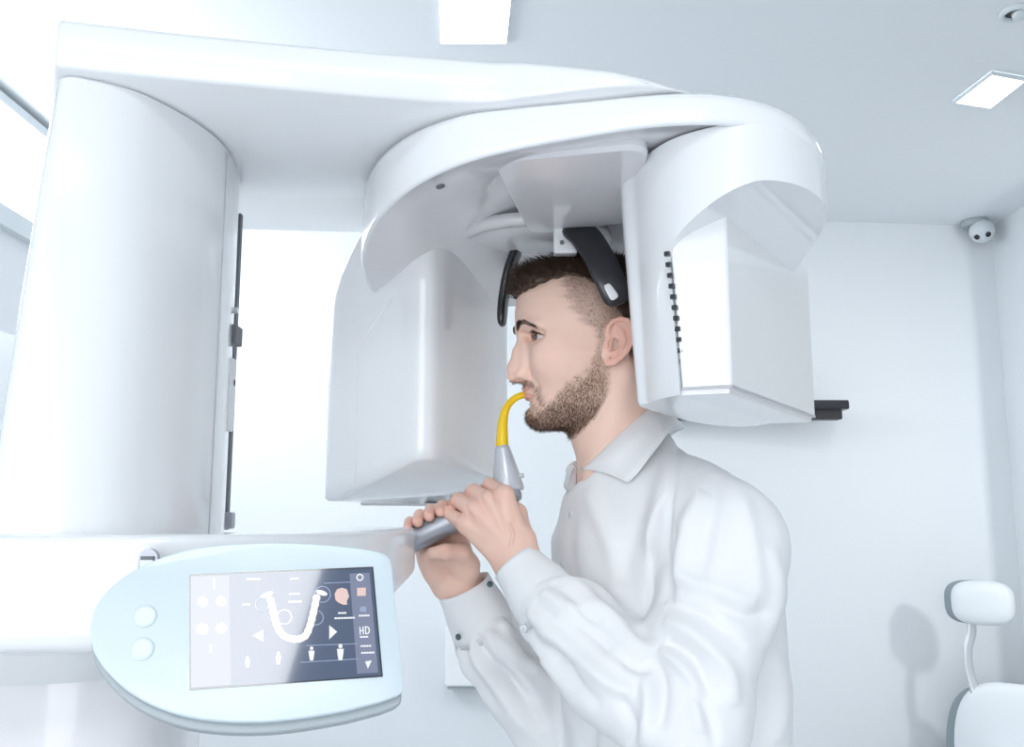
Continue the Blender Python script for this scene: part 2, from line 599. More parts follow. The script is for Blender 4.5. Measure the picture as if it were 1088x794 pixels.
ry = far_y(1.0) - .10
def rail_pt(u, v): return at(u, v, ry)
rl = rail_pt(672, 426); rr = rail_pt(898, 426); rb = rail_pt(898, 447); rm = rail_pt(893, 436)
rt = thing('wall_rail', ((rl[0] + rr[0]) / 2, ry + .1, rb[2]), 'black horizontal rail on the back wall passing behind the tube housing', 'rail')
bm = bmesh.new()
zt, zb = rr[2], rb[2]; hgt = zt - zb
prof = round_poly([(-.05, zt), (-.05, zt - hgt * .48), (.03, zt - hgt * .48), (.03, zt)], [.02, .012, .005, .005], 5)
add_loft(bm, [[(x, ry + p[0], p[1]) for p in prof] for x in (rl[0], rr[0])])
obj_bm('round_bar', bm, M_black, rt, bevel=.004)
bm = bmesh.new()
add_box(bm, ((rl[0] + rm[0]) / 2, ry + .012, zt - hgt * .70), (rm[0] - rl[0], .07, hgt * .5))
obj_bm('square_bar', bm, M_blackmatt, rt, bevel=.004)
for fx in (.2, .75):
    bm = bmesh.new()
    xx = rl[0] + (rr[0] - rl[0]) * fx
    yy = far_y(xx)
    add_box(bm, (xx, (ry + .03 + yy) / 2, zt - hgt * .5), (.06, yy - ry - .03, hgt * .8))
    obj_bm('bracket', bm, M_blackmatt, rt, bevel=.003)

# ------------------------------------------------------------------ dental chair by the back wall
CY = 4.04
hl = at(1007, 640, CY); hr = at(1074, 640, CY)
hz0 = at(1040, 664, CY)[2]; hz1 = at(1040, 617, CY)[2]
hx = (hl[0] + hr[0]) / 2
ch = thing('dental_chair', (hx + .16, CY - .05, 0), 'white dental chair with padded headrest against the back wall at lower right', 'dental chair')


def superbox(c, s, R=None, e=3.2, n=40, m=24, taper=0.0):
    V = []; F = []
    for i in range(m + 1):
        ph = -math.pi / 2 + math.pi * i / m
        for k in range(n):
            th = 2 * math.pi * k / n
            f = lambda w: math.copysign(abs(w) ** (2 / e), w)
            z = f(math.sin(ph))
            p = Vector((f(math.cos(ph)) * f(math.cos(th)) * s[0] * (1 - taper * z), f(math.cos(ph)) * f(math.sin(th)) * s[1], z * s[2]))
            if R is not None: p = R @ p
            V.append(p + Vector(c))
    for i in range(m):
        for k in range(n):
            F.append((i * n + k, i * n + (k + 1) % n, (i + 1) * n + (k + 1) % n, (i + 1) * n + k))
    return V, F


Rz = Matrix.Rotation(math.radians(-38), 3, 'Z')
V, F = superbox((hx + .008, CY - .012, (hz0 + hz1) / 2), (.120, .058, (hz1 - hz0) / 2), Rz, 3.1)
mesh_np('headrest_cushion', V, F, ch, [M_chair])
V, F = superbox((hx - .006, CY + .02, (hz0 + hz1) / 2), (.122, .032, (hz1 - hz0) / 2 * 1.0), Rz, 3.1)
mesh_np('headrest_shell', V, F, ch, [M_chairedge])
bm = bmesh.new()
add_tube(bm, catmull([at(1031, 655, CY + .04), at(1032, 672, CY + .04), at(1028, 690, CY + .045), at(1029, 710, CY + .045), at(1034, 728, CY + .04), at(1040, 745, CY + .03)], 5), (.021, .010), 14)
obj_bm('headrest_post', bm, M_chrome, ch, smooth=True)
bz1 = at(1060, 727, CY)[2]
bl = at(1019, 760, CY)[0]
bw = .25
V, F = superbox((bl + bw - .02, CY - .015, bz1 - .36), (bw, .05, .37), Rz @ Matrix.Rotation(math.radians(6), 3, 'X'), 3.2, taper=.06)
mesh_np('backrest_cushion', V, F, ch, [M_chair])
V, F = superbox((bl + bw - .035, CY + .03, bz1 - .37), (bw * 1.0, .03, .365), Rz @ Matrix.Rotation(math.radians(6), 3, 'X'), 3.2, taper=.06)
mesh_np('backrest_shell', V, F, ch, [M_chairedge])
sxy = Vector((bl + bw - .16, CY - .36, 0))
V, F = superbox((sxy.x, sxy.y, .47), (.24, .42, .055), Rz, 3.2); mesh_np('seat', V, F, ch, [M_chair])
bm = bmesh.new(); add_tube(bm, [(sxy.x, sxy.y, .02), (sxy.x, sxy.y, .06), (sxy.x, sxy.y, .3), (sxy.x, sxy.y, .45)], [.2, .13, .11, .14], 32); obj_bm('pedestal', bm, M_white2, ch, smooth=True)
bm = bmesh.new(); add_tube(bm, [(sxy.x, sxy.y, .0), (sxy.x, sxy.y, .025), (sxy.x, sxy.y, .035)], [.3, .3, .27], 40); obj_bm('base_plate', bm, M_chairedge, ch)

# ================================================================== THE X-RAY MACHINE
xm = thing('dental_x_ray_machine', (-.48, 1.15, 0), 'large white panoramic dental x-ray machine with curved arm over the man', 'x-ray machine')
# lower column and foot
def col_poly(sl=0.0, inset=0.0):
    return [(-.447 - sl + inset, .870 + inset), (-.385 - inset, .900 + inset), (-.352 - inset, .965 + inset), (-.334 - inset, 1.04), (-.343 - inset, 1.14), (-.375 - inset, 1.24 - inset),
            (-.62 - sl + inset, 1.24 - inset), (-.54 - sl + inset, 1.055)]


def smooth_poly(poly, n=96):
    return resample(catmull([np.array(p) for p in poly], 10, True), n)


def ring3(poly2, z):
    return [(p[0], p[1], z) for p in poly2]


ARMZ = 1.885
colp = round_poly(col_poly(), [.018, .10, .12, .12, .1, .02, .02, .08], 8)
def colat(z, ins=0.0):
    k = np.clip((ARMZ - z) / .45, 0, 1.0)
    return ring3(round_poly(col_poly(.036 * k, ins), [.018, .10, .12, .12, .1, .02, .02, .08], 8), z)
bm = bmesh.new()
add_loft(bm, [colat(1.30), colat(1.42), colat(1.60), colat(1.75), colat(ARMZ - .006), colat(ARMZ - .002, .003)])
obj_bm('column_cover', bm, M_white, xm, smooth=True)
# joint line down the cover, where its front shell meets the side shell
def seam_pts():
    r = colat(1.8)
    best = min((abs(544 + FPX * p[0] / (p[1] * CP + (p[2] - CAMZ) * SP) - 239), k) for k, p in enumerate(r) if p[1] < 1.2 and p[0] > -.44)[1]
    return [Vector(colat(z)[best]) for z in (1.425, 1.5, 1.6, 1.7, 1.8, 1.876)]
bm = bmesh.new()
add_tube(bm, seam_pts(), .0011, 8)
obj_bm('cover_joint', bm, M_seam2, xm)
# the column side rail and its fittings (on the far right edge of the cover)
bm = bmesh.new()
pr = [at(255, 228, 1.255), at(240, 563, 1.255)]
add_box(bm, (-.3755, 1.255, (pr[0][2] + pr[1][2]) / 2), (.0035, .010, pr[0][2] - pr[1][2]))
obj_bm('rail_slot', bm, M_seam, xm)
bm = bmesh.new()
pz = at(240, 356, 1.15)
add_box(bm, (-.3465, 1.155, pz[2]), (.012, .03, .024)); obj_bm('rail_latch', bm, M_seam, xm, bevel=.002)
bm = bmesh.new(); pz = at(243, 553, 1.25); add_box(bm, (-.374, 1.252, pz[2]), (.016, .02, .022)); obj_bm('rail_stop', bm, M_silver, xm, bevel=.003)
bm = bmesh.new(); pz = at(239, 420, 1.15); add_box(bm, (-.3455, 1.145, pz[2]), (.006, .02, .09)); obj_bm('rail_scale', bm, M_white2, xm, bevel=.002)
for v_ in (330, 407):
    bm = bmesh.new(); pz = at(239, v_, 1.15); add_tube(bm, [(-.349, 1.15, pz[2]), (-.3425, 1.15, pz[2])], .004, 14); obj_bm('rail_screw', bm, M_chrome, xm)
# thin vertical front trim of the cover
bm = bmesh.new()
lp = [(-.356, 1.268), (-.356, 1.30), (-.58, 1.33), (-.62, 1.15), (-.53, .95), (-.44, .925), (-.385, 1.0), (-.36, 1.09)]
low = round_poly([(-.375, 1.0), (-.36, 1.08), (-.40, 1.28), (-.62, 1.28), (-.64, 1.08), (-.56, .98), (-.44, .96)], .05, 6)
add_loft(bm, [ring3(low, .02), ring3(low, 1.32)])
obj_bm('fixed_column', bm, M_under, xm, smooth=True, bevel=.003)
bm = bmesh.new()
ft = round_poly([(-.15, .90), (-.15, 1.45), (-.75, 1.45), (-.75, .90)], .08, 6)
add_loft(bm, [ring3(ft, 0), ring3(ft, .02), ring3([(.97 * (p[0] + .45) - .45, .97 * (p[1] - 1.17) + 1.17) for p in ft], .028)])
obj_bm('floor_plate', bm, M_greyedge, xm)

# overhead arm
front = catmull([(-.447, .864), (-.39, .878), (-.30, .898), (-.06, .943), (.03, .927), (.12, .906), (.19, .925), (.245, .985)], 8)
backp = catmull([(.245, 1.2), (.20, 1.31), (.0, 1.395), (-.23, 1.405), (-.41, 1.39), (-.58, 1.38), (-.70, 1.36)], 8)
armp = [np.array(p) for p in front + backp]
def armtop(x): return 1.938 - .054 * float(sstep(-.08, .24, x))
bm = bmesh.new()
def arm_ring(zf, ins):
    c = np.array((-.25, 1.12)); r = []
    for p in armp:
        d = c - p; d = d / np.linalg.norm(d)
        q = p + d * ins
        r.append((q[0], q[1], zf(p[0])))
    return r
add_loft(bm, [arm_ring(lambda x: ARMZ, .004), arm_ring(lambda x: ARMZ + .004 * (armtop(x) > ARMZ + .01), 0), arm_ring(lambda x: max(armtop(x) - .008, ARMZ + .001), 0), arm_ring(lambda x: max(armtop(x) - .002, ARMZ + .002), .004), arm_ring(lambda x: max(armtop(x), ARMZ + .003), .012)], mi=[0, 0, 0, 0, 0])
o = obj_bm('overhead_arm', bm, [M_white], xm, smooth=True)

# rotating head carrier (the big round plate)
RO = [(-.195, 1.36), (-.201, 1.22), (-.170, 1.10), (-.122, 1.015), (-.062, .962), (.0, .942), (.07, .926), (.15, .908), (.225, .903), (.29, .925),
      (.337, .98), (.366, 1.06), (.372, 1.15), (.35, 1.26), (.28, 1.37), (.16, 1.45), (0, 1.48), (-.12, 1.45)]
ZL = [1.770, 1.782, 1.798, 1.811, 1.822, 1.832, 1.839, 1.844, 1.843, 1.840, 1.836, 1.833, 1.83, 1.825, 1.81, 1.80, 1.785, 1.775]
ro3 = resample(catmull([np.array((*p, z)) for p, z in zip(RO, ZL)], 10, True), 160)
RC = np.array((.08, 1.19))
def ro(scale, zf, dz=0.0):
    return [(RC[0] + (p[0] - RC[0]) * scale, RC[1] + (p[1] - RC[1]) * scale, zf(p[2]) + dz) for p in ro3]
bm = bmesh.new()
def rot(scale, z0, drop):
    return [(RC[0] + (p[0] - RC[0]) * scale, RC[1] + (p[1] - RC[1]) * scale, z0 - drop * float(sstep(.16, .38, p[0]))) for p in ro3]
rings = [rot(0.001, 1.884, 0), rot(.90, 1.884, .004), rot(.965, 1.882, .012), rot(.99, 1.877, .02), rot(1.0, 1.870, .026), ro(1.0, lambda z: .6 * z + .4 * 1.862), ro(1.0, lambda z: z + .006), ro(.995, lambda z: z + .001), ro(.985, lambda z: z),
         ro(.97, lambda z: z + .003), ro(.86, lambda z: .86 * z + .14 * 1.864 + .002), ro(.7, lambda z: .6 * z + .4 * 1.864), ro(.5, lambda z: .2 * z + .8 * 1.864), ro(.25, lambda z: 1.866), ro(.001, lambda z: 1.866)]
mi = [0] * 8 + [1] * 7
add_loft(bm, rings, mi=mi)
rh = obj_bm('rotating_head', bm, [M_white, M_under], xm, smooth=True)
# hub under the head
hub = atz(566, 252, 1.855)
bm = bmesh.new()
hn = 64
def circ(c, r, z): return [(c[0] + r * math.cos(2 * math.pi * k / hn), c[1] + r * math.sin(2 * math.pi * k / hn), z - .013) for k in range(hn)]
add_loft(bm, [circ(hub, .115, 1.868), circ(hub, .115, 1.856), circ(hub, .110, 1.853), circ(hub, .098, 1.853), circ(hub, .094, 1.856), circ(hub, .088, 1.856), circ(hub, .084, 1.852), circ(hub, .02, 1.850)])
obj_bm('hub_disc', bm, M_under, xm, smooth=True)
# boss that carries the temple supports
bq = [atz(522, 172, 1.838), atz(690, 156, 1.838), atz(680, 236, 1.838), atz(563, 251, 1.838)]
bm = bmesh.new()
bpz = round_poly([p[:2] for p in bq], .03, 6)
add_loft(bm, [ring3(bpz, 1.868), ring3(bpz, 1.842), ring3([np.mean([q[:2] for q in bq], axis=0) * .03 + np.array(p) * .97 for p in bpz], 1.838)])
obj_bm('support_carriage', bm, M_under, xm, smooth=True, bevel=.004)
bm = bmesh.new()
c_ = at(601, 257, 1.235)
add_box(bm, (c_[0], 1.245, 1.824), (.032, .02, .040)); br = obj_bm('support_bracket', bm, M_white2, xm, bevel=.003)
bm = bmesh.new(); s_ = at(597, 258, 1.234); add_tube(bm, [s_, s_ + np.array((0, -.003, 0))], .003, 12); obj_bm('screw', bm, M_seam, br)
# sensor dot under the rim
bm = bmesh.new()
from mathutils.bvhtree import BVHTree
bvh = BVHTree.FromPolygons([tuple(v.co + root_loc(xm)) for v in rh.data.vertices], [tuple(p.vertices) for p in rh.data.polygons])
dr = Vector(at(468, 198, 1.0)) - Vector((0, 0, CAMZ)); dr.normalize()
hit, hn_, _, _ = bvh.ray_cast(Vector((0, 0, CAMZ)), dr)
hn_ = hn_ if hn_.dot(dr) < 0 else -hn_
add_tube(bm, [hit - hn_ * .003, hit + hn_ * .0012], [(.0052, .0075)] * 2, 20); obj_bm('indicator_window', bm, M_seam, xm)

# temple supports
def strap(pts, w, th, wdir, n=24):
    P = catmull(pts, 8)
    rings = []
    m = len(P)
    for i, p in enumerate(P):
        p = Vector(p)
        t = (Vector(P[min(i + 1, m - 1)]) - Vector(P[max(i - 1, 0)])).normalized()
        wd = Vector(wdir); wd = (wd - t * wd.dot(t)).normalized(); nd = t.cross(wd)
        e = min(i, m - 1 - i) / 5.0
        s = math.sqrt(max(0.0, 1 - (1 - min(1, e)) ** 2)) * .75 + .25
        ww = (w[0] + (w[1] - w[0]) * i / (m - 1)) * s
        rings.append([p + wd * (math.copysign(abs(math.cos(a)) ** .6, math.cos(a)) * ww) + nd * (math.copysign(abs(math.sin(a)) ** .6, math.sin(a)) * th * s) for a in [2 * math.pi * k / n for k in range(n)]])
    return rings
bm = bmesh.new()
add_loft(bm, strap([at(607, 240, 1.245), at(622, 252, 1.222), at(637, 275, 1.203), at(649, 300, 1.196), (at(659, 324, 1.20))], (.0225, .0185), .0065, (1, 0, .15)))
ts = obj_bm('temple_support', bm, M_black, xm, smooth=True)
bm = bmesh.new()
add_loft(bm, strap([at(644, 302, 1.191), at(649, 310, 1.190), at(654, 318, 1.191)], (.0045, .0065), .0022, (1, 0, .15)))
obj_bm('support_badge', bm, M_white2, ts, smooth=True)
bm = bmesh.new()
add_loft(bm, strap([at(560, 250, 1.325), at(551, 263, 1.345), at(541, 288, 1.365), at(535, 318, 1.372), at(533, 347, 1.368)], (.015, .012), .0065, (.28, 1, 0)))
obj_bm('temple_support', bm, M_black, xm, smooth=True)

# ---- tube housing on the near right end of the rotating head
S0 = np.array((.180, .99)); DD = np.array((.518, .855)); DD /= np.linalg.norm(DD); NN = np.array((DD[1], -DD[0]))
Ht = [(.134, 1.10), (.141, 1.03), (.158, .968), (.188, .928), (.235, .906), (.29, .926), (.337, .981), (.3665, 1.06), (.3725, 1.15), (.352, 1.26), (.30, 1.33), (.22, 1.28)]
Hb = [(.152, 1.10), (.153, 1.055), (.166, 1.005), (.19, .965), (.235, .93), (.29, .945), (.337, .995), (.3665, 1.07), (.3725, 1.16), (.36, 1.27), (.33, 1.345), (.25, 1.28)]
ht = resample(catmull([np.array(p) for p in Ht], 10, True), 140)
hb = np.array(catmull([np.array(p) for p in Hb], 10, True)); 
htc = np.array(catmull([np.array(p) for p in Ht], 10, True))
bm = bmesh.new()
zs = [1.578, 1.582, 1.62, 1.68, 1.73, 1.78, 1.846]
hr_ = []
for i, z in enumerate(zs):
    k = (z - 1.58) / (1.82 - 1.58); k = min(max(k, 0), 1)
    r = hb * (1 - k) + htc * k
    if i == 0:
        c = r.mean(axis=0); r = c + (r - c) * .985
    hr_.append([(p[0], p[1], z) for p in r])
add_loft(bm, hr_)
bmesh.ops.recalc_face_normals(bm, faces=bm.faces)
meA = bpy.data.meshes.new('shroud'); bm.to_mesh(meA); bm.free()
oA = bpy.data.objects.new('shroud', meA); COL.objects.link(oA)
prof = catmull([(0, 1.50), (0, 1.62), (0.0, 1.70), (.001, 1.722), (.012, 1.742), (.042, 1.761), (.086, 1.781), (.128, 1.790), (.30, 1.797)], 6)
prof = [(p[0], p[1]) for p in prof] + [(.30, 1.50)]
bm = bmesh.new()
rings = []
for s in (-.35, .7):
    rings.append([(S0[0] + DD[0] * s + NN[0] * t, S0[1] + DD[1] * s + NN[1] * t, z) for t, z in prof])
add_loft(bm, rings)
bmesh.ops.recalc_face_normals(bm, faces=bm.faces)
meB = bpy.data.meshes.new('cut'); bm.to_mesh(meB); bm.free()
oB = bpy.data.objects.new('cut', meB); COL.objects.link(oB)
md = oA.modifiers.new('b', 'BOOLEAN'); md.object = oB; md.operation = 'DIFFERENCE'; md.solver = 'EXACT'
bpy.context.view_layer.update()
dg = bpy.context.evaluated_depsgraph_get()
me2 = bpy.data.meshes.new_from_object(oA.evaluated_get(dg))
bpy.data.objects.remove(oA); bpy.data.objects.remove(oB); bpy.data.meshes.remove(meA); bpy.data.meshes.remove(meB)
me2.name = 'tube_shroud'
tube = new_obj('tube_shroud', me2, xm, [M_white])
bv = tube.modifiers.new('bevel', 'BEVEL'); bv.width = .0025; bv.segments = 2; bv.limit_method = 'ANGLE'; bv.angle_limit = math.radians(40); bv.harden_normals = True
me2.polygons.foreach_set('use_smooth', np.ones(len(me2.polygons), dtype=bool))
# box
Apt = np.array((.228, .966))
bx = [S0 - DD * .003 + NN * .001, Apt, Apt + DD * .352, Apt + DD * .352 - NN * .056]
bxt = [S0 - DD * .026 + NN * .001] + bx[1:]
bm = bmesh.new()
add_loft(bm, [ring3(bx, 1.583), ring3(bxt, 1.735), ring3(bxt, 1.82)])
obj_bm('tube_housing', bm, M_white, xm, bevel=.0035)
bm = bmesh.new()
add_prism(bm, [tuple(p) for p in [bx[0] + DD * .002 - NN * 0.001, Apt + DD * .004 - NN * .004, Apt + DD * .347 - NN * .004, bx[3] - DD * .004]], 1.5775, 1.584)
obj_bm('housing_base', bm, M_under, xm, bevel=.001)
bm = bmesh.new()
bc_ = np.mean(bx, axis=0)
add_prism(bm, [tuple(bc_ + (p - bc_) * 1.004) for p in bx], 1.5835, 1.5862)
obj_bm('base_gasket', bm, M_seam2, xm)
# vents down the joint
for k in range(11):
    f = k / 10
    u = 709 + (725 - 709) * f ** 1.0; v = 270 + (384 - 270) * f
    # on the joint plane t = small
    Y = .955
    for _ in range(30):
        p = at(u, v, Y); t = (p[0] - S0[0]) * NN[0] + (p[1] - S0[1]) * NN[1]
        Y += (-t + .0015 + .00012 * k) / ((p[0] / Y) * NN[0] + NN[1])
    p = at(u, v, Y)
    bm = bmesh.new()
    R = Matrix(((NN[0], DD[0], 0), (NN[1], DD[1], 0), (0, 0, 1)))
    add_box(bm, p, (.0055, .005, .0047), R)
    obj_bm('vent_slot', bm, M_black, tube)
# ---- sensor housing on the far left end of the rotating head
P1 = np.array((-.283, 1.40)); P2 = np.array((-.113, 1.262)); P3 = np.array((.0, 1.53)); P4 = np.array((-.13, 1.66)); P5 = np.array((-.25, 1.56))
def sens_poly(k):
    """k = 0 body, k = 1 top seam with the rotating head"""
    T = [(-.193, 1.225), (-.118, 1.192), (-.022, 1.42), (-.10, 1.51), (-.20, 1.42)]
    B = [P1, P2, P3, P4, P5]
    return [np.array(b) * (1 - k) + np.array(t) * k for b, t in zip(B, T)]
def sens_z(p, zlo, rel):
    # the bottom rises from the outer edge to the patient side
    f = np.dot(p - P1, P2 - P1) / np.dot(P2 - P1, P2 - P1)
    return zlo + rel * .052 * float(sstep(.36, .95, f))
bm = bmesh.new()
rings = []
for z, k, ins, rel in ((1.474, 0, .006, 1), (1.478, 0, 0, 1), (1.50, 0, 0, .9), (1.56, 0, 0, .2), (1.66, 0, 0, 0), (1.755, .0, 0, 0), (1.78, .05, 0, 0), (1.805, .22, 0, 0), (1.83, .50, 0, 0), (1.852, .80, 0, 0), (1.872, 1.0, 0, 0)):
    pp = sens_poly(k)
    c = np.mean(pp, axis=0)
    pl = round_poly(pp, [.03, .045, .03, .03, .03], 8)
    r = []
    for p in pl:
        d = c - p; d = d / np.linalg.norm(d)
        q = p + d * ins
        r.append((q[0], q[1], sens_z(p, z, rel)))
    rings.append(r)
add_loft(bm, rings)
sens = obj_bm('sensor_housing', bm, M_white, xm, smooth=True)
# base shield under it
bm = bmesh.new()
pl = round_poly([P5 + (.004, -.03), P4 + (.0, -.035), P3 * .7 + P4 * .3 + (.0, -.03), P3 * .7 + P4 * .3, P4 + (-.01, -.005), P5 + (.008, -.006)], .006, 4)
cc = np.mean(pl, axis=0)
add_loft(bm, [[(p[0], p[1], 1.4735) for p in pl], [(cc[0] + (p[0] - cc[0]) * .985, cc[1] + (p[1] - cc[1]) * .985, 1.469) for p in pl]])
obj_bm('housing_base', bm, M_under, xm, smooth=False)
# joint line of the outer face plate
fd = (P2 - P1) / np.linalg.norm(P2 - P1); fn = np.array((fd[1], -fd[0])); L = np.linalg.norm(P2 - P1)
if fn[1] > 0: fn = -fn
def fp(q, off):
    p = P1 + fd * (q[0] * L) + fn * off
    return (p[0], p[1], q[1])
bm = bmesh.new()
add_tube(bm, catmull([fp(q, -.0004) for q in ((.35, 1.50), (.35, 1.60), (.35, 1.685), (.37, 1.70), (.56, 1.738), (.74, 1.772))], 6), .0011, 10)
obj_bm('face_joint', bm, M_under, sens, smooth=True)

# ---- patient support beam, hand bar, chin post, bite block
bm = bmesh.new()
path = catmull([(-1.2, .90), (-.75, .895), (-.42, .90), (-.28, .945), (-.215, 1.04), (-.175, 1.16), (-.158, 1.258)], 8)
rings = []
m = len(path)
for i, p in enumerate(path):
    t = path[min(i + 1, m - 1)] - path[max(i - 1, 0)]; t = t / np.linalg.norm(t); nrm = np.array((-t[1], t[0]))
    f = i / (m - 1)
    zt = 1.4345 + .004 * sstep(.6, 1, f); zb = 1.331 + .045 * sstep(.6, 1, f)
    hw = .052 - .014 * float(sstep(.55, 1, f))
    e = max(0.0, (f - .93) / .07); s = math.sqrt(max(0, 1 - e * e)) * .75 + .25
    zc = (zt + zb) / 2; hh = (zt - zb) / 2 * s; hw *= s
    r = []
    for q in round_poly([(-hw, -hh), (hw, -hh), (hw, hh), (-hw, hh)], [.018, .018, .010, .010], 8):
        r.append((p[0] + nrm[0] * q[0], p[1] + nrm[1] * q[0], zc + q[1]))
    rings.append(r)
add_loft(bm, rings)
beam = obj_bm('patient_support_beam', bm, M_white, xm, smooth=True)
# small latch on the beam front
lc = at(158, 601, .845)
bm = bmesh.new()
arch = [(-.0085, -.013), (.0085, -.013), (.0085, .006)] + [(.0085 * math.cos(a), .006 + .0085 * math.sin(a)) for a in np.linspace(0.2, math.pi - .2, 10)] + [(-.0085, .006)]
add_loft(bm, [[(lc[0] + x, y_, lc[2] + z) for x, z in arch] for y_ in (.849, .842)])
lt = obj_bm('latch_recess', bm, M_silver, xm)
bm = bmesh.new(); add_box(bm, (lc[0], .842, lc[2] - .0035), (.0115, .006, .017)); obj_bm('latch_tab', bm, M_white2, lt, bevel=.001)
bm = bmesh.new(); add_box(bm, (lc[0], .842, lc[2] + .0065), (.0115, .004, .003)); obj_bm('latch_gap', bm, M_seam, lt)

B0 = at(437, 574.5, 1.28); B1 = at(546, 521, 1.28)
BD = (B1 - B0) / np.linalg.norm(B1 - B0)
bm = bmesh.new()
add_tube(bm, [B0 - BD * .022, B0, B1 - BD * .003, B1 + BD * .004, B1 + BD * .0065], [.0168, .0168, .0168, .0155, .012], 40)
obj_bm('hand_bar', bm, M_silver, xm, smooth=True, bevel=.001)
bm = bmesh.new()
endc = B1 + BD * .0066
add_tube(bm, [B1 + BD * .006, B1 + BD * .008], [.0095, .009], 24)
obj_bm('bar_end_cap', bm, M_cone, xm)
bm = bmesh.new()
cb = at(540, 519, 1.28); ct = at(533.5, 474, 1.282)
ax = ct - cb
add_tube(bm, [cb - ax * .08, cb, cb + ax * .45, cb + ax * .93, cb + ax * 1.0, cb + ax * 1.005], [.0205, .0215, .0165, .0105, .0092, .006], 36)
obj_bm('chin_post', bm, M_cone, xm, smooth=True)
bm = bmesh.new()
add_tube(bm, [at(551, 506, 1.275), at(557, 505, 1.275)], [.004, .003], 14); obj_bm('post_release', bm, M_cone, xm, bevel=.0005)
bm = bmesh.new()
bp_ = catmull([at(533.5, 476, 1.282), at(533.6, 462, 1.284), at(534.5, 447, 1.288), at(538, 434, 1.292), at(544.5, 425.5, 1.296), at(552, 421, 1.2985), at(560, 419.2, 1.30), at(566, 419, 1.301)], 5)
nb = len(bp_)
add_loft(bm, tube_rings(bp_, [((.0092 - .0042 * min(1, i / (nb * .45))) , (.0095 - .0062 * min(1, i / (nb * .6)))) for i in range(nb)], 20))
bo = obj_bm('bite_block', bm, M_yellow, xm, smooth=True)

# ---- touch screen panel
T0 = at(203, 612, .795); T1 = at(395, 604, .828); T2 = at(203, 732, .766)
pn = np.cross(T2 - T0, T1 - T0); pn /= np.linalg.norm(pn)
if pn[1] > 0: pn = -pn
CAMP = np.array((0, 0, CAMZ))
def onpanel(u, v, off=0.0):
    d = at(u, v, 1.0) - CAMP
    return CAMP + d * (np.dot(T0 + pn * off - CAMP, pn) / np.dot(d, pn))
pol = catmull([(95, 672), (101, 645), (120, 622), (146, 604), (178, 590), (215, 581), (255, 577.5), (300, 576.5), (350, 579), (390, 583.5)], 5) + \
      catmull([(404, 586.5), (412, 590.5), (416, 598)], 4)[0:] + catmull([(420, 640), (425, 685), (428.5, 728)], 4) + \
      catmull([(428, 734), (423, 739), (405, 746)], 4) + catmull([(370, 755), (330, 762), (285, 767), (240, 767), (200, 762), (165, 751), (135, 734), (112, 712), (99, 692)], 5)
pol = resample(pol, 140)
fr = [onpanel(*p) for p in pol]
pc_ = np.mean(fr, axis=0)
dn = np.array((0, 0, -1.0)); dn = dn - pn * np.dot(dn, pn); dn /= np.linalg.norm(dn)
bm = bmesh.new()
add_loft(bm, [[p * .985 + pc_ * .015 for p in fr], [p - pn * .0012 for p in fr], [p - pn * .008 for p in fr], [p * .99 + pc_ * .01 - pn * .012 for p in fr]])
panel = obj_bm('control_panel', bm, M_pale, xm, smooth=True, bevel=.0008)
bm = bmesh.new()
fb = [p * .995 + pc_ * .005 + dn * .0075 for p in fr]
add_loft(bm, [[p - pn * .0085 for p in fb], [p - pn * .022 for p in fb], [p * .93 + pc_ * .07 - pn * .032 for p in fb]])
obj_bm('grey_back_layer', bm, M_greyedge, panel, smooth=True, bevel=.002)  # grey layer set below the panel outline, visible along the bottom edge
for (u, v) in ((154, 655), (151, 690)):
    c = onpanel(u, v)
    bm = bmesh.new()
    add_tube(bm, [c - pn * .001, c + pn * .0008, c + pn * .0014, c + pn * .0015], [.0092, .0092, .0082, .0066], 32)
    obj_bm('panel_button', bm, M_pale, panel, bevel=.0004)
# arm from beam to panel
bm = bmesh.new()
add_tube(bm, [onpanel(300, 660) - pn * .03, at(300, 620, .87)], [.03, .03], 24); obj_bm('panel_mount', bm, M_white2, xm, smooth=True)

# the lit screen: picture drawn as thin coloured faces in one mesh
def emis(name, c, s, rough=.08):
    m = mat(name, (.01, .012, .02), rough=rough, coat=0.8, emit=c, estr=s)
    return m
SM = [emis('screen_dark_blue', (.055, .085, .16), 1.0), emis('screen_lavender', (.20, .22, .31), .8), emis('screen_grey_column', (.20, .23, .34), 1.0),
      emis('screen_white', (.95, .96, 1), 1.0), emis('screen_ivory', (1, .97, .88), 1.0), emis('screen_pink', (.95, .70, .64), .9), emis('screen_blue', (.16, .30, .52), 1.0),
      emis('screen_line', (.32, .40, .60), 1.0), mat('screen_bezel', (.012, .014, .018), rough=.1, coat=.8), emis('screen_mid_blue', (.36, .50, .60), 1.0)]
def cpx(x, y): return (190 + x * .21140, 590 + y * .21127)
SV = []; SF = []; SI = []
def sface(pts, mi_, layer, crop=True):
    i0 = len(SV)
    for p in pts:
        u, v = cpx(*p) if crop else p
        SV.append(onpanel(u, v, .0006 + .00012 * layer))
    SF.append(list(range(i0, len(SV)))); SI.append(mi_)
def sdisc(x, y, rx, ry, mi_, layer, n=24): sface([(x + rx * math.cos(2 * math.pi * k / n), y + ry * math.sin(2 * math.pi * k / n)) for k in range(n)][::-1], mi_, layer)
def srect(x0, y0, x1, y1, mi_, layer):
    # follow the screen's own slant
    def sl(x, y):
        return (x, y - (x - 65) * .036)
    sface([sl(x0, y0), sl(x0, y1), sl(x1, y1), sl(x1, y0)], mi_, layer)
def spoly(pts, wd, mi_, layer):
    P = np.array(pts, float)
    for a, b in zip(P[:-1], P[1:]):
        t = (b - a) / np.linalg.norm(b - a); n_ = np.array((-t[1], t[0])) * wd / 2
        a2 = a - t * wd * .2; b2 = b + t * wd * .2
        sface([a2 + n_, b2 + n_, b2 - n_, a2 - n_], mi_, layer)
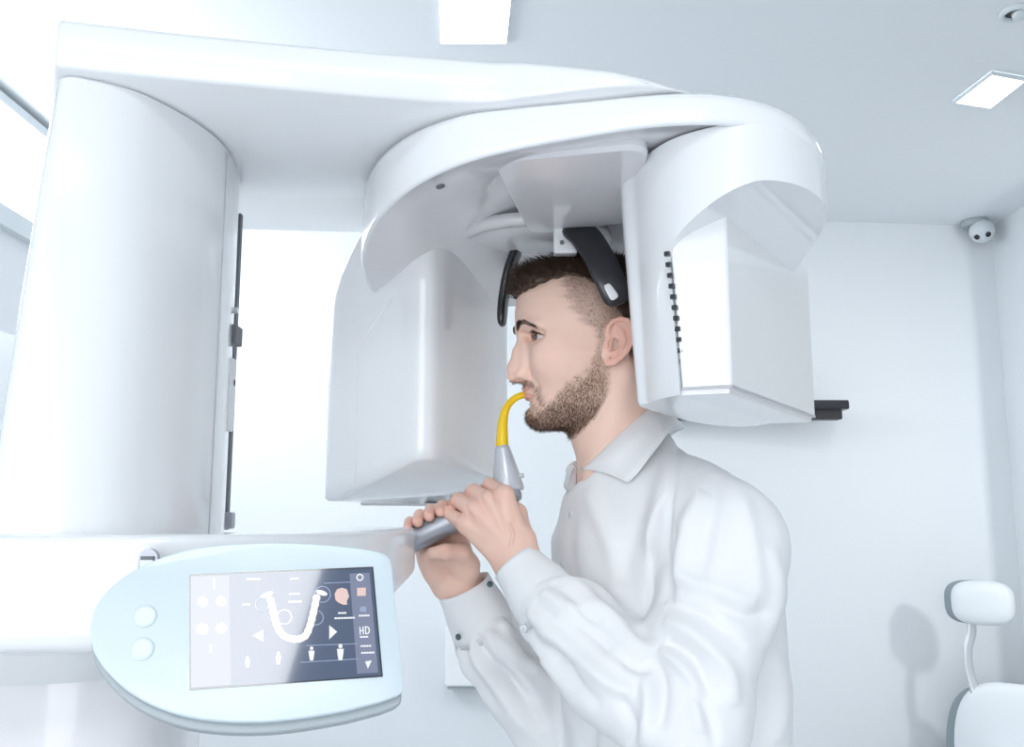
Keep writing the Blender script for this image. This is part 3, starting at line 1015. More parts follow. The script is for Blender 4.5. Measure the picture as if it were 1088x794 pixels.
full = [(203, 612), (203, 732), (405, 718), (395, 604)]
sface([(201.5, 610.5), (201.5, 733.5), (406.8, 719.3), (396.4, 602.4)], 8, 0, False)
sface(full, 0, 1, False)
def lerp(u, v):
    tl, bl_, br_, tr = [np.array(p, float) for p in full]
    return (tl * (1 - u) + tr * u) * (1 - v) + (bl_ * (1 - u) + br_ * u) * v
def uvrect(u0, v0, u1, v1, mi_, layer): sface([lerp(u0, v0), lerp(u0, v1), lerp(u1, v1), lerp(u1, v0)], mi_, layer, False)
uvrect(0, 0.01, .21, .99, 1, 2)
uvrect(.875, .04, .985, .97, 2, 2)
for (x, y, r) in ((120, 235, 26), (212, 232, 26), (118, 372, 30), (215, 368, 28)): sdisc(x, y, r, r, 3, 3)
spoly([(178, 118), (178, 165)], 10, 3, 3); spoly([(160, 455), (160, 490)], 9, 3, 3)
arc = catmull([(462, 228), (476, 290), (492, 350), (524, 404), (580, 424), (634, 408), (660, 352), (676, 290), (692, 215)], 4)
spoly(arc, 34, 4, 5)
for i in range(0, len(arc), 2):
    sdisc(arc[i][0], arc[i][1], 20, 19, 4, 6, 14)
def oval(x, y, rx, ry, a, mi_, layer):
    sface([(x + rx * math.cos(t) * math.cos(a) - ry * math.sin(t) * math.sin(a), y + rx * math.cos(t) * math.sin(a) + ry * math.sin(t) * math.cos(a)) for t in np.linspace(0, 2 * math.pi, 22)[:-1]][::-1], mi_, layer)
oval(443, 200, 34, 13, -.35, 3, 5); oval(718, 190, 30, 13, .3, 3, 5)
def sring(x, y, r, wd, mi_, layer):
    spoly([(x + r * math.cos(t), y + r * math.sin(t)) for t in np.linspace(0, 2 * math.pi, 25)], wd, mi_, layer)
sring(722, 198, 40, 5, 7, 4); sring(690, 315, 36, 5, 7, 4); sring(530, 312, 36, 5, 3, 4); sring(418, 250, 34, 3, 9, 4)
sface([(370, 405), (424, 436), (424, 376)], 3, 4); sface([(756, 352), (756, 424), (796, 386)], 3, 4)
for (x, y, s_) in ((345, 540, .8), (500, 520, .9), (667, 497, 1.0), (812, 490, 1.15)):
    sdisc(x, y - 28 * s_, 9 * s_, 10 * s_, 3, 5, 14)
    sface([(x - 15 * s_, y - 16 * s_), (x - 13 * s_, y + 6 * s_), (x - 8 * s_, y + 34 * s_), (x + 8 * s_, y + 34 * s_), (x + 13 * s_, y + 6 * s_), (x + 15 * s_, y - 16 * s_)], 3, 5)
spoly([(640, 455), (896, 446)], 4, 7, 3); spoly([(612, 540), (900, 522)], 4, 7, 3); spoly([(730, 142), (862, 136)], 4, 7, 3)
sface([(845, 172), (818, 164), (795, 172), (783, 195), (787, 225), (800, 238), (826, 250), (846, 250), (845, 230), (856, 208)], 5, 4)
for (x0, x1, y) in ((342, 414, 122), (562, 606, 120), (556, 610, 196), (552, 616, 236), (320, 362, 250), (802, 850, 292), (784, 882, 318), (906, 956, 305), (915, 975, 458), (918, 984, 492), (912, 960, 412)):
    k = x0
    while k < x1 - 5:
        w_ = 7 + (k * 7 % 5)
        spoly([(k, y - (k - x0) * .03), (min(k + w_, x1), y - (k + w_ - x0) * .03)], 9, 3, 4); k += w_ + 5
sring(910, 112, 15, 7, 3, 4)
srect(896, 195, 940, 236, 5, 4)
srect(911, 290, 942, 316, 7, 4)
for seg in ([(910, 362), (912, 400)], [(926, 360), (928, 398)], [(910, 381), (928, 379)], [(938, 360), (940, 397)], [(938, 360), (953, 364), (958, 378), (954, 392), (940, 397)]): spoly(seg, 6, 3, 4)
sface([(936, 535), (950, 572), (970, 530)], 3, 4)
me_screen = mesh_np('screen', SV, SF, panel, SM, smooth=False, midx=SI)
# ================================================================== THE MAN
man = thing('person', (.21, 1.36, 0), 'bearded man in white shirt standing at the machine, gripping its bar and biting the mouthpiece', 'person')
HO = at(622, 357, 1.30)
TH = math.radians(8)
HF = np.array((-math.cos(TH), -math.sin(TH), 0)); HL = np.array((math.sin(TH), -math.cos(TH), 0)); HU = np.array((0, 0, 1.0))
def h2w(V): return HO + (V[:, :1] * HF + V[:, 1:2] * HL + V[:, 2:3] * HU) * .001
def hw(f, l, h): return HO + (f * HF + l * HL + h * HU) * .001
def w2h(p): d = (np.asarray(p) - HO) * 1000; return np.array((np.dot(d, HF), np.dot(d, HL), np.dot(d, HU)))

# ------------------------------------------------------------------ head and neck (mm, f forward / l left / h up)
def itp(x, xs, ys):
    return np.interp(x, xs, ys).astype(np.float32)
EYE = (66.0, 31.0, -10.5)
def sdf_cran(P):
    return ell(P, (-6, 0, 26), (99, 75, 84))
def head_sdf(P, detail=True):
    f, l, h = P; al = np.abs(l)
    S = (f, al, h)
    d = sdf_cran(P)
    # face mass
    prof = itp(h, [-136, -131, -124, -115, -104, -96, -84, -70, -50, -30, -8, 8, 30, 52, 75], [58, 68, 76, 79.5, 79, 78.5, 82, 84.5, 85.5, 87, 92, 97, 98.5, 96, 80])
    wid = itp(h, [-136, -128, -118, -100, -80, -55, -35, -15, 10, 40, 70], [26, 34, 41, 50.5, 58, 65, 69.5, 70, 69, 68, 58])
    n = itp(h, [-130, -90, -40, 0, 50], [2.15, 2.15, 2.2, 2.25, 2.2])
    ff = np.maximum(f + 5, 0) / (prof + 5)
    q = np.power(np.power(ff, n) + np.power(al / wid, n) + 1e-9, 1 / n)
    face = (q - 1) * np.minimum(prof, wid) * .95
    face = smax(face, -f - 45, 12)
    face = smax(face, h - 66, 14)
    # jaw underside
    j1 = (-131 - h) + np.maximum(66 - f, 0) * .02 + np.maximum(f - 66, 0) * .5
    j2 = (-133 - h) + np.maximum(30 - f, 0) * .86
    jaw = np.maximum(j1, j2 * .78)
    face = smax(face, jaw, 9)
    d = smin(d, face, 12)
    # neck
    neck = chain(P, [(-42, 0, -50), (-36, 0, -125), (-49, 0, -195), (-62, 0, -260)], [58, 56, 55, 52], 20)
    nk2 = chain(S, [(-42, 54, -60), (-22, 40, -140), (0, 14, -222)], [12, 13, 11], 8)
    neck = smin(neck, nk2, 14)
    d = smin(d, neck, 11)
    if not detail: return d
    # brow, cheek, chin
    d = smin(d, chain(S, [(90, 6, 4), (87, 24, 8), (74, 45, 4)], [6, 7, 6], 8), 10)
    d = smin(d, ell(S, (44, 46, -40), (36, 21, 30)), 24)
    d = smin(d, ell(P, (64, 0, -116), (17, 21, 14)), 12)
    # eye sockets
    d = smax(d, -ell(S, (97, 30, -9.5), (18, 19, 11)), 9)
    d = smax(d, -ell(S, (86, 45, -9.5), (21, 12.5, 8.5)), 9)
    d = smax(d, -ell(S, (88, 14, -10), (9, 7, 9)), 7)
    # nose
    nose = chain(P, [(89, 0, -4), (96.5, 0, -26), (102, 0, -49), (101.5, 0, -59)], [6.5, 6.6, 8.4, 9.6], 6)
    nose = smin(nose, chain(P, [(99, 0, -60), (89, 0, -66)], [6.5, 5.2], 4), 5)
    nose = smin(nose, ell(S, (91, 11.5, -59), (11.5, 6.5, 7.6)), 5)
    nose = smin(nose, chain(S, [(86, 9, -12), (88, 10, -45)], [6, 8], 6), 9)
    d = smin(d, nose, 6)
    d = smax(d, -ell(S, (95.5, 7.0, -68), (7.0, 3.6, 4.4)), 1.5)
    d = smax(d, -ell(S, (96.5, 13.5, -66.5), (4.5, 5.0, 2.4)), 1.5)
    d = smax(d, -chain(S, [(84, 19.5, -53), (81, 19, -63)], [1.2, 1.2], 1), 4)
    # lids and eyeball opening
    lid = np.sqrt((S[0] - EYE[0]) ** 2 + (S[1] - EYE[1]) ** 2 + (S[2] - EYE[2]) ** 2) - 13.4
    lid = smin(lid, chain(S, [(78, 18.5, -8.5), (79.5, 30, -3.5), (72.5, 41.5, -7), (64, 46.5, -11)], [1.6, 2.1, 2.0, 1.6], 2), 3)
    d = smin(d, lid, 3.5)
    y = S[1] - 31.0
    up = EYE[2] + 5.3 - (y / 14.5) ** 2 * 4.4
    lo = EYE[2] - 4.6 + (y / 14.5) ** 2 * 3.4
    slit = np.maximum(np.maximum(S[2] - up, lo - S[2]), np.abs(y) - 15.5)
    slit = np.maximum(slit, 61.5 - S[0])
    d = smax(d, -slit, 1.0)
    ball = np.sqrt((S[0] - EYE[0]) ** 2 + (S[1] - EYE[1]) ** 2 + (S[2] - EYE[2]) ** 2) - 11.2
    d = np.minimum(d, ball)
    # lips
    ul = chain(S, [(85.0, 0, -77.5), (82.5, 9, -76.8), (76, 18, -79.5), (68.5, 25, -82.5)], [4.6, 5.0, 3.8, 2.2], 3)
    ll = chain(S, [(82.0, 0, -88.0), (79.5, 10, -87.6), (72, 19, -85.5), (67.5, 25, -83.5)], [5.4, 5.0, 3.6, 2.2], 3)
    d = smin(d, ul, 3.5); d = smin(d, ll, 3.5)
    d = smax(d, -chain(S, [(88.5, 0, -82.6), (85.5, 10, -82.2), (77.5, 19, -82.6), (69.5, 26, -83.4)], [1.1, 1.1, 1.0, .8], 1), 1.5)
    d = smax(d, -chain(P, [(91, 0, -68), (90, 0, -73)], [2.0, 2.0], 1), 3)
    # crease under the lower lip
    d = smax(d, -chain(S, [(86.5, 0, -99), (79, 14, -98)], [4, 3], 2), 6)
    # naso-labial fold, faint
    d = smax(d, -chain(S, [(83, 23, -60), (71, 33, -80)], [.6, .5], 1), 5)
    return d
# ears
EC = np.array((-25.0, 0, -21.0))
def ear_sdf(P):
    f, l, h = P; al = np.abs(l)
    a = math.radians(9)
    x = (f - EC[0]) * math.cos(a) + (h - EC[2]) * math.sin(a) * -1.0 * -1.0
    x = (f - EC[0]) * math.cos(a) + (h - EC[2]) * math.sin(a)
    z = -(f - EC[0]) * math.sin(a) + (h - EC[2]) * math.cos(a)
    # flare: back edge stands off the skull
    w = al - (72.5 + np.clip(10 - x, -5, 32) * .34 + np.clip(z, -20, 30) * .05)
    S = (x, w, z)
    plate = smax(np.sqrt((x + 3) ** 2 / 1.0 + ((z - 1) * .60) ** 2) - 15.8, np.abs(w) - 1.6, 2)
    hel = chain(S, [(9, -1, -1), (13, 2, 7), (13.5, 3, 17), (9, 3.4, 25.5), (0, 3.6, 30), (-9, 3.4, 28.5), (-16, 3, 21), (-19, 2.6, 10), (-18.5, 2, -1), (-14.5, 1.5, -12), (-8, 1, -21), (-1, .6, -28), (6, 0, -30.5), (10, -1, -25)],
                [2.2, 2.9, 3.0, 3.2, 3.4, 3.4, 3.4, 3.2, 3.0, 3.2, 4.2, 5.2, 4.6, 3.6], 1.5)
    anti = chain(S, [(3, .6, 20), (-5, 1.4, 13), (-9.5, 2.0, 2), (-7.5, 2.2, -9), (0, 2.4, -16), (5, 2.4, -17)], [2.2, 2.7, 2.8, 2.8, 2.8, 2.2], 1.5)
    trag = chain(S, [(12, 1.5, -3), (11.5, 2, -9)], [3.0, 3.2], 2)
    d = smin(plate, hel, 2.2)
    d = smin(d, anti, 2.0)
    d = smin(d, trag, 2.0)
    d = smax(d, -ell(S, (3.5, 2.5, -4), (6.8, 5.5, 9.5)), 2)
    d = smax(d, -ell(S, (8, -1, -8.5), (2.6, 9, 3.2)), 1.2)
    root = chain((x, al - 68, z), [(9, 0, 12), (10, 0, -18)], [7, 7], 4)
    d = smin(d, smax(root, w - 1.5, 2), 3)
    return d

step = 1.5
lo = (-118.0, -102.0, -226.0)
P = grid(lo, (122, 102, 120), step)
F = head_sdf(P)
F = np.minimum(smin(F, np.where(np.abs(P[1]) > 55, ear_sdf(P), 60).astype(np.float32), 2.0), 1e3)
F = np.maximum(F, -(P[2] + 222))
hV, hQ = surface_nets(F, lo, step)
hV = relax(hV, hQ, 2, .45)
hN = v_normals(hV, hQ)

# tone of the skin (albedo): lips, ears, beard shadow, clipped sides
f, l, h = hV.T; al = np.abs(l)
SKIN = np.array((.89, .635, .53))
tone = np.tile(SKIN, (len(hV), 1))
def mixto(mask, col):
    global tone
    tone = tone * (1 - mask[:, None]) + np.array(col) * mask[:, None]
from_noise = lambda s, k: (np.sin(hV[:, 0] * s + k) * np.sin(hV[:, 1] * s * 1.3 + 2 * k) * np.sin(hV[:, 2] * s * .9 + 3 * k))
mixto(.12 * (from_noise(.11, 1.0) * .5 + .5), (.78, .40, .32))
mixto(.30 * np.exp(-((f - 101) ** 2 + (h + 59) ** 2 + l ** 2) / 240), (.76, .36, .29))
mixto(.22 * np.exp(-((f - 55) ** 2 + (al - 56) ** 2 + (h + 38) ** 2) / 700), (.78, .42, .34))
hcols = [hV[:, i].copy() for i in range(3)]
isear = (ear_sdf(hcols) < 1.5) & (al > 68) & (head_sdf(hcols, False) > 1.6)
mixto(.5 * isear * sstep(70, 76, al), (.78, .36, .28))
lipd = np.minimum(np.sqrt(((np.abs(h + 77.8)) / 4.4) ** 2 + (al / 24) ** 2), np.sqrt((np.abs(h + 88) / 5.6) ** 2 + (al / 22) ** 2))
mixto(.75 * (1 - sstep(.75, 1.1, lipd)) * (f > 64), (.66, .30, .25))
mixto(.45 * np.exp(-(((al - 17.5) / 4) ** 2 + ((h + 11) / 5) ** 2)) * (f > 60), (.62, .25, .2))
eb = EYE[2] + 5.3 - ((al - 31) / 14.5) ** 2 * 4.4
mixto(.8 * np.exp(-((h - eb) / 1.5) ** 2) * (np.abs(al - 31) < 15) * (f > 58), (.20, .11, .085))
eb = EYE[2] - 4.6 + ((al - 31) / 14.5) ** 2 * 3.4
mixto(.45 * np.exp(-((h - eb) / 1.3) ** 2) * (np.abs(al - 31) < 15) * (f > 58), (.50, .24, .19))
# beard field: positive inside
def beard_field(f, l, h):
    al = np.abs(l)
    top = np.interp(f, [-20, -13, -4, 3, 10, 18, 40, 57, 68, 76, 84], [10, 8, -2, -34, -52, -63, -76, -97, -104, -103, -101])
    a = sstep(-10, 20, top - h + 5 * np.sin(f * .31) * np.sin(h * .27 + 1)) * sstep(-24, -10, f)
    bot = np.interp(f, [-20, 0, 20, 40, 70], [-85, -118, -140, -146, -146])
    a = a * sstep(-8, 4, h - bot)
    a = a * (1 - .35 * sstep(-10, 6, h + 60) * 1.0)
    mo = (1 - sstep(3.2, 6.0, np.abs(h + 71 + np.maximum(al - 12, 0) * .35))) * (1 - sstep(22, 29, al)) * (f > 60)
    gt = np.exp(-(((al - 27) / 5.5) ** 2)) * sstep(-112, -98, h) * (1 - sstep(-80, -72, h)) * (f > 50) * .7
    soul = np.exp(-(l / 8) ** 2) * sstep(-103, -96, h) * (1 - sstep(-97, -93, h)) * (f > 70) * .6
    return np.clip(np.maximum(np.maximum(a, mo * .8), np.maximum(gt, soul)), 0, 1)
bf = beard_field(f, l, h) * ~isear
mixto(.58 * bf, (.30, .18, .115))
mixto(.35 * sstep(-.1, 1, bf) * (1 - sstep(-112, -98, h)), (.14, .08, .05))
# clipped sides: from the top hair down to the sideburn and nape
def side_field(f, l, h):
    front = np.interp(h, [-60, -30, -22, -8, 7, 20, 39, 68, 80], [-70, -30, -6, 4, 24, 33, 41, 47, 58])
    low = np.interp(f, [-110, -80, -52, -44, -38, -8, -2, 10], [-62, -60, -46, -34, -6, -2, -24, -24])
    return sstep(-7, 13, front - f + 3 * np.sin(h * .35) + 2 * np.sin(h * .8 + 1)) * sstep(-4, 6, h - low)
sf = side_field(f, l, h) * ~isear
dens = np.clip(.45 + sstep(10, -40, f) * .4 + sstep(40, 80, h) * .4, 0, .92)
mixto(sf * dens * .8, (.13, .075, .052))
headW = h2w(hV)

# ------------------------------------------------------------------ hands (metres, world)
def hand(defs, lo_, hi_, step_, extra=None, cut=None):
    Pm = grid(lo_, hi_, step_)
    d = defs(Pm)
    V, Q = surface_nets(d, lo_, step_)
    V = relax(V, Q, 2, .4)
    return V, Q
BR = .0168
def barclear(P, d, k=.0015):
    # the flesh stops at the surface of the bar it holds
    r = rcone(P, tuple(B0 - BD * .2), tuple(B1 + BD * .2), BR - .0006, BR - .0006)
    return smax(d, -r, k)
# near (left) hand
W1 = at(548, 594, 1.228)
nm = [at(536, 527, 1.237), at(521, 533, 1.2305), at(506, 543, 1.233), at(495, 558, 1.242)]
npip = [at(521, 516, 1.272), at(503, 522, 1.266), at(487, 532, 1.267), at(476, 545, 1.272)]
ndip = [at(512, 523, 1.307), at(494, 530, 1.308), at(478, 539, 1.308), at(469, 551, 1.306)]
ntip = [at(515, 544, 1.311), at(497, 551, 1.312), at(481, 558, 1.311), at(472, 568, 1.308)]
def near_hand(P):
    d = rcone(P, at(575, 629, 1.215), W1, .030, .0255)
    wr = rcone(P, at(560, 607, 1.224), at(556, 575, 1.232), .019, .017)
    wr = smin(wr, rcone(P, at(541, 604, 1.232), at(535, 580, 1.236), .0185, .016), .012)
    d = smin(d, wr, .012)
    for i in range(4):
        st = W1 + (np.array(nm[i]) - W1) * .12 + (i - 1.5) * np.array((-.0055, .0, -.003))
        m = rcone(P, st, nm[i], .0165, .0122 if i < 3 else .0112)
        d = smin(d, m, .009)
    palm = rcone(P, at(540, 575, 1.247), at(515, 545, 1.25), .021, .019)
    d = smin(d, palm, .012)
    kn = None
    for i in range(4):
        r = [.0122, .0098, .0086, .0076] if i < 3 else [.0106, .0086, .0076, .0068]
        c = chain(P, [nm[i], npip[i], ndip[i], ntip[i]], r, .004)
        kp = rcone(P, np.array(nm[i]) + (0, -.0035, .002), np.array(nm[i]) + (.0005, -.0035, .003), .0098, .0098)
        c = smin(c, kp, .006)
        kn = c if kn is None else smin(kn, c, .0025)
    d = smin(d, kn, .006)
    th = chain(P, [at(555, 572, 1.240), at(549, 546, 1.262), at(541, 535, 1.302), at(523, 541, 1.318)], [.0155, .0132, .0108, .0088], .006)
    d = smin(d, th, .008)
    # tendons and the hollow between them
    for i in range(4):
        a = W1 + (np.array(nm[i]) - W1) * .25; b = np.array(nm[i])
        off = np.array((0, -.0128, .002))
        d = smin(d, rcone(P, a + off * 1.15, b + off * .75, .0012, .0030), .0065)
    for i in range(3):
        g = (np.array(nm[i]) + np.array(nm[i + 1])) / 2
        d = smax(d, -rcone(P, g + (0, -.0165, .000), g + (-.006, -.006, .013), .0028, .0022), .005)
    # a vein
    d = smin(d, chain(P, [at(541, 556, 1.2150), at(545, 568, 1.2105), at(543, 580, 1.2075)], [.0012, .0014, .0012], .001), .003)
    return barclear(P, d)
# far (right) hand
W2 = at(488, 622, 1.325)
fm = [at(481, 553, 1.316), at(468, 558, 1.318), at(456, 565, 1.318), at(446, 574, 1.315)]
fpip = [at(474, 540, 1.307), at(462, 545, 1.308), at(450, 551, 1.308), at(439, 557, 1.306)]
fdip = [at(470, 538, 1.288), at(458, 542, 1.288), at(446, 548, 1.288), at(435.5, 555, 1.287)]
ftip = [at(468, 544, 1.266), at(456, 549, 1.265), at(444, 555, 1.265), at(433, 561, 1.266)]
def far_hand(P):
    d = rcone(P, at(512, 654, 1.338), W2, .031, .0265)
    d = smin(d, rcone(P, at(473, 622, 1.322), at(458, 596, 1.314), .0185, .018), .012)
    for i in range(4):
        st = W2 + (np.array(fm[i]) - W2) * .10 + (i - 1.5) * np.array((-.0075, 0, -.003))
        d = smin(d, rcone(P, st, fm[i], .0185, .0130), .010)
    kn = None
    for i in range(4):
        r = [.0118, .0092, .0082, .0072] if i < 3 else [.0104, .0080, .0072, .0064]
        c = chain(P, [fm[i], fpip[i], fdip[i], ftip[i]], r, .003)
        kn = c if kn is None else smin(kn, c, .0012)
    d = smin(d, kn, .005)
    # heel of the hand and the thumb below the bar
    d = smin(d, rcone(P, at(497, 606, 1.306), at(478, 590, 1.296), .0165, .0165), .010)
    d = smin(d, rcone(P, at(462, 608, 1.306), at(456, 590, 1.300), .0150, .0135), .010)
    th = chain(P, [at(499, 600, 1.303), at(491, 587, 1.281), at(473, 586.5, 1.263), at(459, 588, 1.262)], [.0145, .0120, .0100, .0080], .005)
    d = smin(d, th, .004)
    return barclear(P, d)
lo1 = tuple(np.array(at(460, 640, 1.16)) - .0); 
nlo = (-.11, 1.165, 1.31); nhi = (.075, 1.345, 1.54)
nV, nQ = hand(near_hand, nlo, nhi, .0012)
flo = (-.165, 1.235, 1.27); fhi = (.03, 1.385, 1.49)
fV, fQ = hand(far_hand, flo, fhi, .0012)
def hand_tone(V, pts):
    t = np.tile(np.array((.88, .60, .495)), (len(V), 1))
    nse = np.sin(V[:, 0] * 160) * np.sin(V[:, 2] * 190 + 1) * .5 + .5
    t = t * (1 - .12 * nse[:, None]) + np.array((.84, .43, .34)) * .12 * nse[:, None]
    for p in pts:
        m = np.exp(-np.sum((V - np.array(p)) ** 2, axis=1) / .011 ** 2) * .5
        t = t * (1 - m[:, None]) + np.array((.82, .40, .32)) * m[:, None]
    return t
nT = hand_tone(nV, nm + npip)
fT = hand_tone(fV, ftip + fpip + [at(473, 586, 1.263)])
# rest of the body under the clothes, coarse
def under_body(P):
    t = ell(P, (.220, 1.365, 1.22), (.100, .155, .26))
    t = smin(t, ell(P, (.225, 1.37, .98), (.10, .15, .17)), .06)
    t = smin(t, rcone(P, (.160, 1.315, 1.50), (.195, 1.36, 1.38), .045, .07), .05)
    t = smin(t, rcone(P, at(765, 552, 1.17), at(738, 765, 1.13), .048, .042), .04)
    t = smin(t, rcone(P, at(738, 765, 1.13), at(560, 608, 1.222), .040, .026), .02)
    t = smin(t, rcone(P, (.19, 1.55, 1.40), at(620, 815, 1.45), .048, .040), .04)
    t = smin(t, rcone(P, at(620, 815, 1.45), at(498, 636, 1.332), .040, .027), .02)
    return t
blo = (-.10, 1.04, .80)
bV, bQ = surface_nets(under_body(grid(blo, (.42, 1.66, 1.58), .008)), blo, .008)
V, Q, T = merge([(headW, hQ, tone), (nV, nQ, nT), (fV, fQ, fT), (bV, bQ, np.tile(SKIN, (len(bV), 1)))])
body = mesh_np('body', V, Q, man, [M_skin], tone=T)

# ------------------------------------------------------------------ eyes
for sgn in (1, -1):
    c = hw(EYE[0], EYE[1] * sgn, EYE[2])
    gaze = HF * math.cos(math.radians(3)) + HL * math.sin(math.radians(3)) + HU * 0.02
    gaze /= np.linalg.norm(gaze)
    s1_ = np.cross(gaze, HU); s1_ /= np.linalg.norm(s1_); s2_ = np.cross(s1_, gaze)
    V = []; Fs = []; mi_ = []
    nr, ns = 26, 32
    R_ = .01165
    for i in range(nr + 1):
        a = math.pi * i / nr
        rr_ = R_ * (1 + .055 * math.exp(-(a / .42) ** 4))
        for k in range(ns):
            b_ = 2 * math.pi * k / ns
            V.append(c + gaze * (rr_ * math.cos(a)) + s1_ * (R_ * math.sin(a) * math.cos(b_)) + s2_ * (R_ * math.sin(a) * math.sin(b_)))
    for i in range(nr):
        for k in range(ns):
            Fs.append((i * ns + k, i * ns + (k + 1) % ns, (i + 1) * ns + (k + 1) % ns, (i + 1) * ns + k))
            a = math.pi * (i + .5) / nr
            mi_.append(2 if a < .2 else 1 if a < .60 else 0)
    mesh_np('eye', V, Fs, man, [M_eye_w, M_eye_i, M_eye_p], midx=mi_)

# ------------------------------------------------------------------ hair
def hair_sdf(P):
    f, l, h = P; al = np.abs(l)
    top = ell(P, (-2, 0, 46), (101, 66, 72))
    top = smin(top, ell(P, (66, 0, 70), (36, 46, 27)), 14)
    top = smin(top, ell(P, (-50, 0, 30), (58, 68, 72)), 14)
    base = head_base_cache
    inner = -(sdf_cran(P) + 1.5)
    line = np.interp(f, [-120, -60, -20, 10, 30, 60, 92, 112], [-30, 20, 50, 64, 72, 66, 54, 52]).astype(np.float32)
    lowcut = line + np.where(al < 40, 0, 0) - h
    d = smax(top, lowcut, 4)
    # short back and sides as a thin skin
    thin = sdf_cran(P) - 2.8
    fr = np.interp(h, [-60, -10, 6, 20, 34, 52, 66, 80], [-72, -50, -38, -30, -20, -6, 14, 46]).astype(np.float32)
    low = np.interp(f, [-110, -80, -52, -44, -38, -6, 10], [-60, -58, -40, -20, 4, 30, 60]).astype(np.float32)
    thin = smax(smax(thin, f - fr, 3), low - h, 3)
    return smin(d, thin, 5)
head_base_cache = None
lo2 = (-122.0, -96.0, -70.0); P2_ = grid(lo2, (122, 96, 128), 2.2)
F2 = hair_sdf(P2_)
F2 = F2 + (np.sin(P2_[0] * .33 + P2_[1] * .21) * np.sin(P2_[1] * .45 + .7) * 1.3 + np.sin(P2_[0] * .12 - P2_[1] * .5) * 1.0) * (P2_[2] > 40)
cV, cQ = surface_nets(F2, lo2, 2.2)
cV = relax(cV, cQ, 1, .5)
cN = v_normals(cV, cQ)
def sample(V, N, w, n):
    p = np.maximum(w, 0); p = p / p.sum()
    i = RNG.choice(len(V), n, p=p)
    t1 = np.cross(N[i], RNG.normal(size=(n, 3)))
    return V[i] + t1 * RNG.uniform(0, 1.0, (n, 1)), N[i]
hp = [(h2w(cV), cQ, np.zeros((len(cQ), 1)))]
# top: combed up and forward over the forehead
wt = sstep(-60, 40, cV[:, 2] - (54 - (cV[:, 0]) * .0)) * (cN[:, 2] > -.35) * (cV[:, 2] > 50)
r_, n_ = sample(cV, cN, wt, 5200)
dirv = np.stack([np.full(len(r_), .75), RNG.normal(0, .22, len(r_)) + r_[:, 1] * .004, .35 + RNG.normal(0, .2, len(r_))], 1) + n_ * .55
dirv /= np.linalg.norm(dirv, axis=1, keepdims=True)
ln = RNG.uniform(7, 17, len(r_)) * (1 + .35 * sstep(40, 95, r_[:, 0]))
sv, sq = strands(r_ - n_ * 1.5, dirv, ln, .42, bend=np.stack([np.zeros(len(r_)), np.zeros(len(r_)), RNG.uniform(-.7, .15, len(r_))], 1))
hairparts = [(h2w(cV), cQ), (h2w(sv), sq)]
# crown and back: short spikes
wb = (cV[:, 0] < -10) * (cN[:, 2] > -.6) * sstep(-10, 40, cV[:, 2])
r_, n_ = sample(cV, cN, wb, 3600)
dirv = n_ + np.stack([RNG.normal(-.1, .35, len(r_)), RNG.normal(0, .3, len(r_)), RNG.normal(.1, .4, len(r_))], 1)
dirv /= np.linalg.norm(dirv, axis=1, keepdims=True)
sv, sq = strands(r_ - n_ * 1.0, dirv, RNG.uniform(5, 15, len(r_)), .42)
hairparts.append((h2w(sv), sq))
V, Q = merge(hairparts)
mesh_np('hair', V, Q, man, [M_hair])
# clipped sides on the skin itself
sw = sf * (0.35 + dens) * (hV[:, 2] < 84)
r_, n_ = sample(hV, hN, sw, 9000)
dirv = n_ * .55 + np.stack([RNG.normal(-.35, .25, len(r_)), np.zeros(len(r_)), RNG.normal(-.55, .25, len(r_))], 1)
dirv /= np.linalg.norm(dirv, axis=1, keepdims=True)
sv, sq = strands(r_ - n_ * .4, dirv, RNG.uniform(2.2, 5.0, len(r_)) * (1 + .4 * sstep(40, 80, r_[:, 2])), .24, K=3)
mesh_np('clipped_hair', h2w(sv), sq, man, [M_fade])
# beard
r_, n_ = sample(hV, hN, bf ** 1.5, 8500)
dirv = n_ * .6 + np.stack([RNG.normal(.12, .28, len(r_)), RNG.normal(0, .2, len(r_)), RNG.normal(-.62, .25, len(r_))], 1)
dirv /= np.linalg.norm(dirv, axis=1, keepdims=True)
dlow = sstep(-85, -125, r_[:, 2])
sv, sq = strands(r_ - n_ * .4, dirv, RNG.uniform(2.2, 4.6, len(r_)) * (1 + .5 * dlow), .17, K=3)
mesh_np('beard', h2w(sv), sq, man, [M_beard])
# eyebrows and lashes
ev = []
for sgn in (1, -1):
    m = 1300
    t = RNG.uniform(0, 1, m)
    yy = 9 + 39 * t
    zz = np.interp(t, [0, .3, .62, 1], [5.5, 8.5, 10.5, 2.5]) + RNG.uniform(-4.3, 4.3, m) * (1 - .65 * t)
    # project on the face along f
    idx = []
    face_i = np.where((hV[:, 0] > 40) & (hN[:, 0] > .1))[0]
    FV = hV[face_i]
    roots = np.zeros((m, 3)); nr_ = np.zeros((m, 3))
    for q in range(m):
        dd = (FV[:, 1] - yy[q] * sgn) ** 2 + (FV[:, 2] - zz[q]) ** 2
        j = np.argmin(dd + (FV[:, 0] < 55) * 100)
        roots[q] = FV[j]; nr_[q] = hN[face_i[j]]
    dv = nr_ * .35 + np.stack([np.full(m, -.25), sgn * (0.55 + .35 * t), .55 - 1.0 * t], 1)
    dv /= np.linalg.norm(dv, axis=1, keepdims=True)
    sv, sq = strands(roots, dv, RNG.uniform(4, 7.5, m), .33, K=4)
    mesh_np('eyebrow', h2w(sv), sq, man, [M_hair])
ev = []
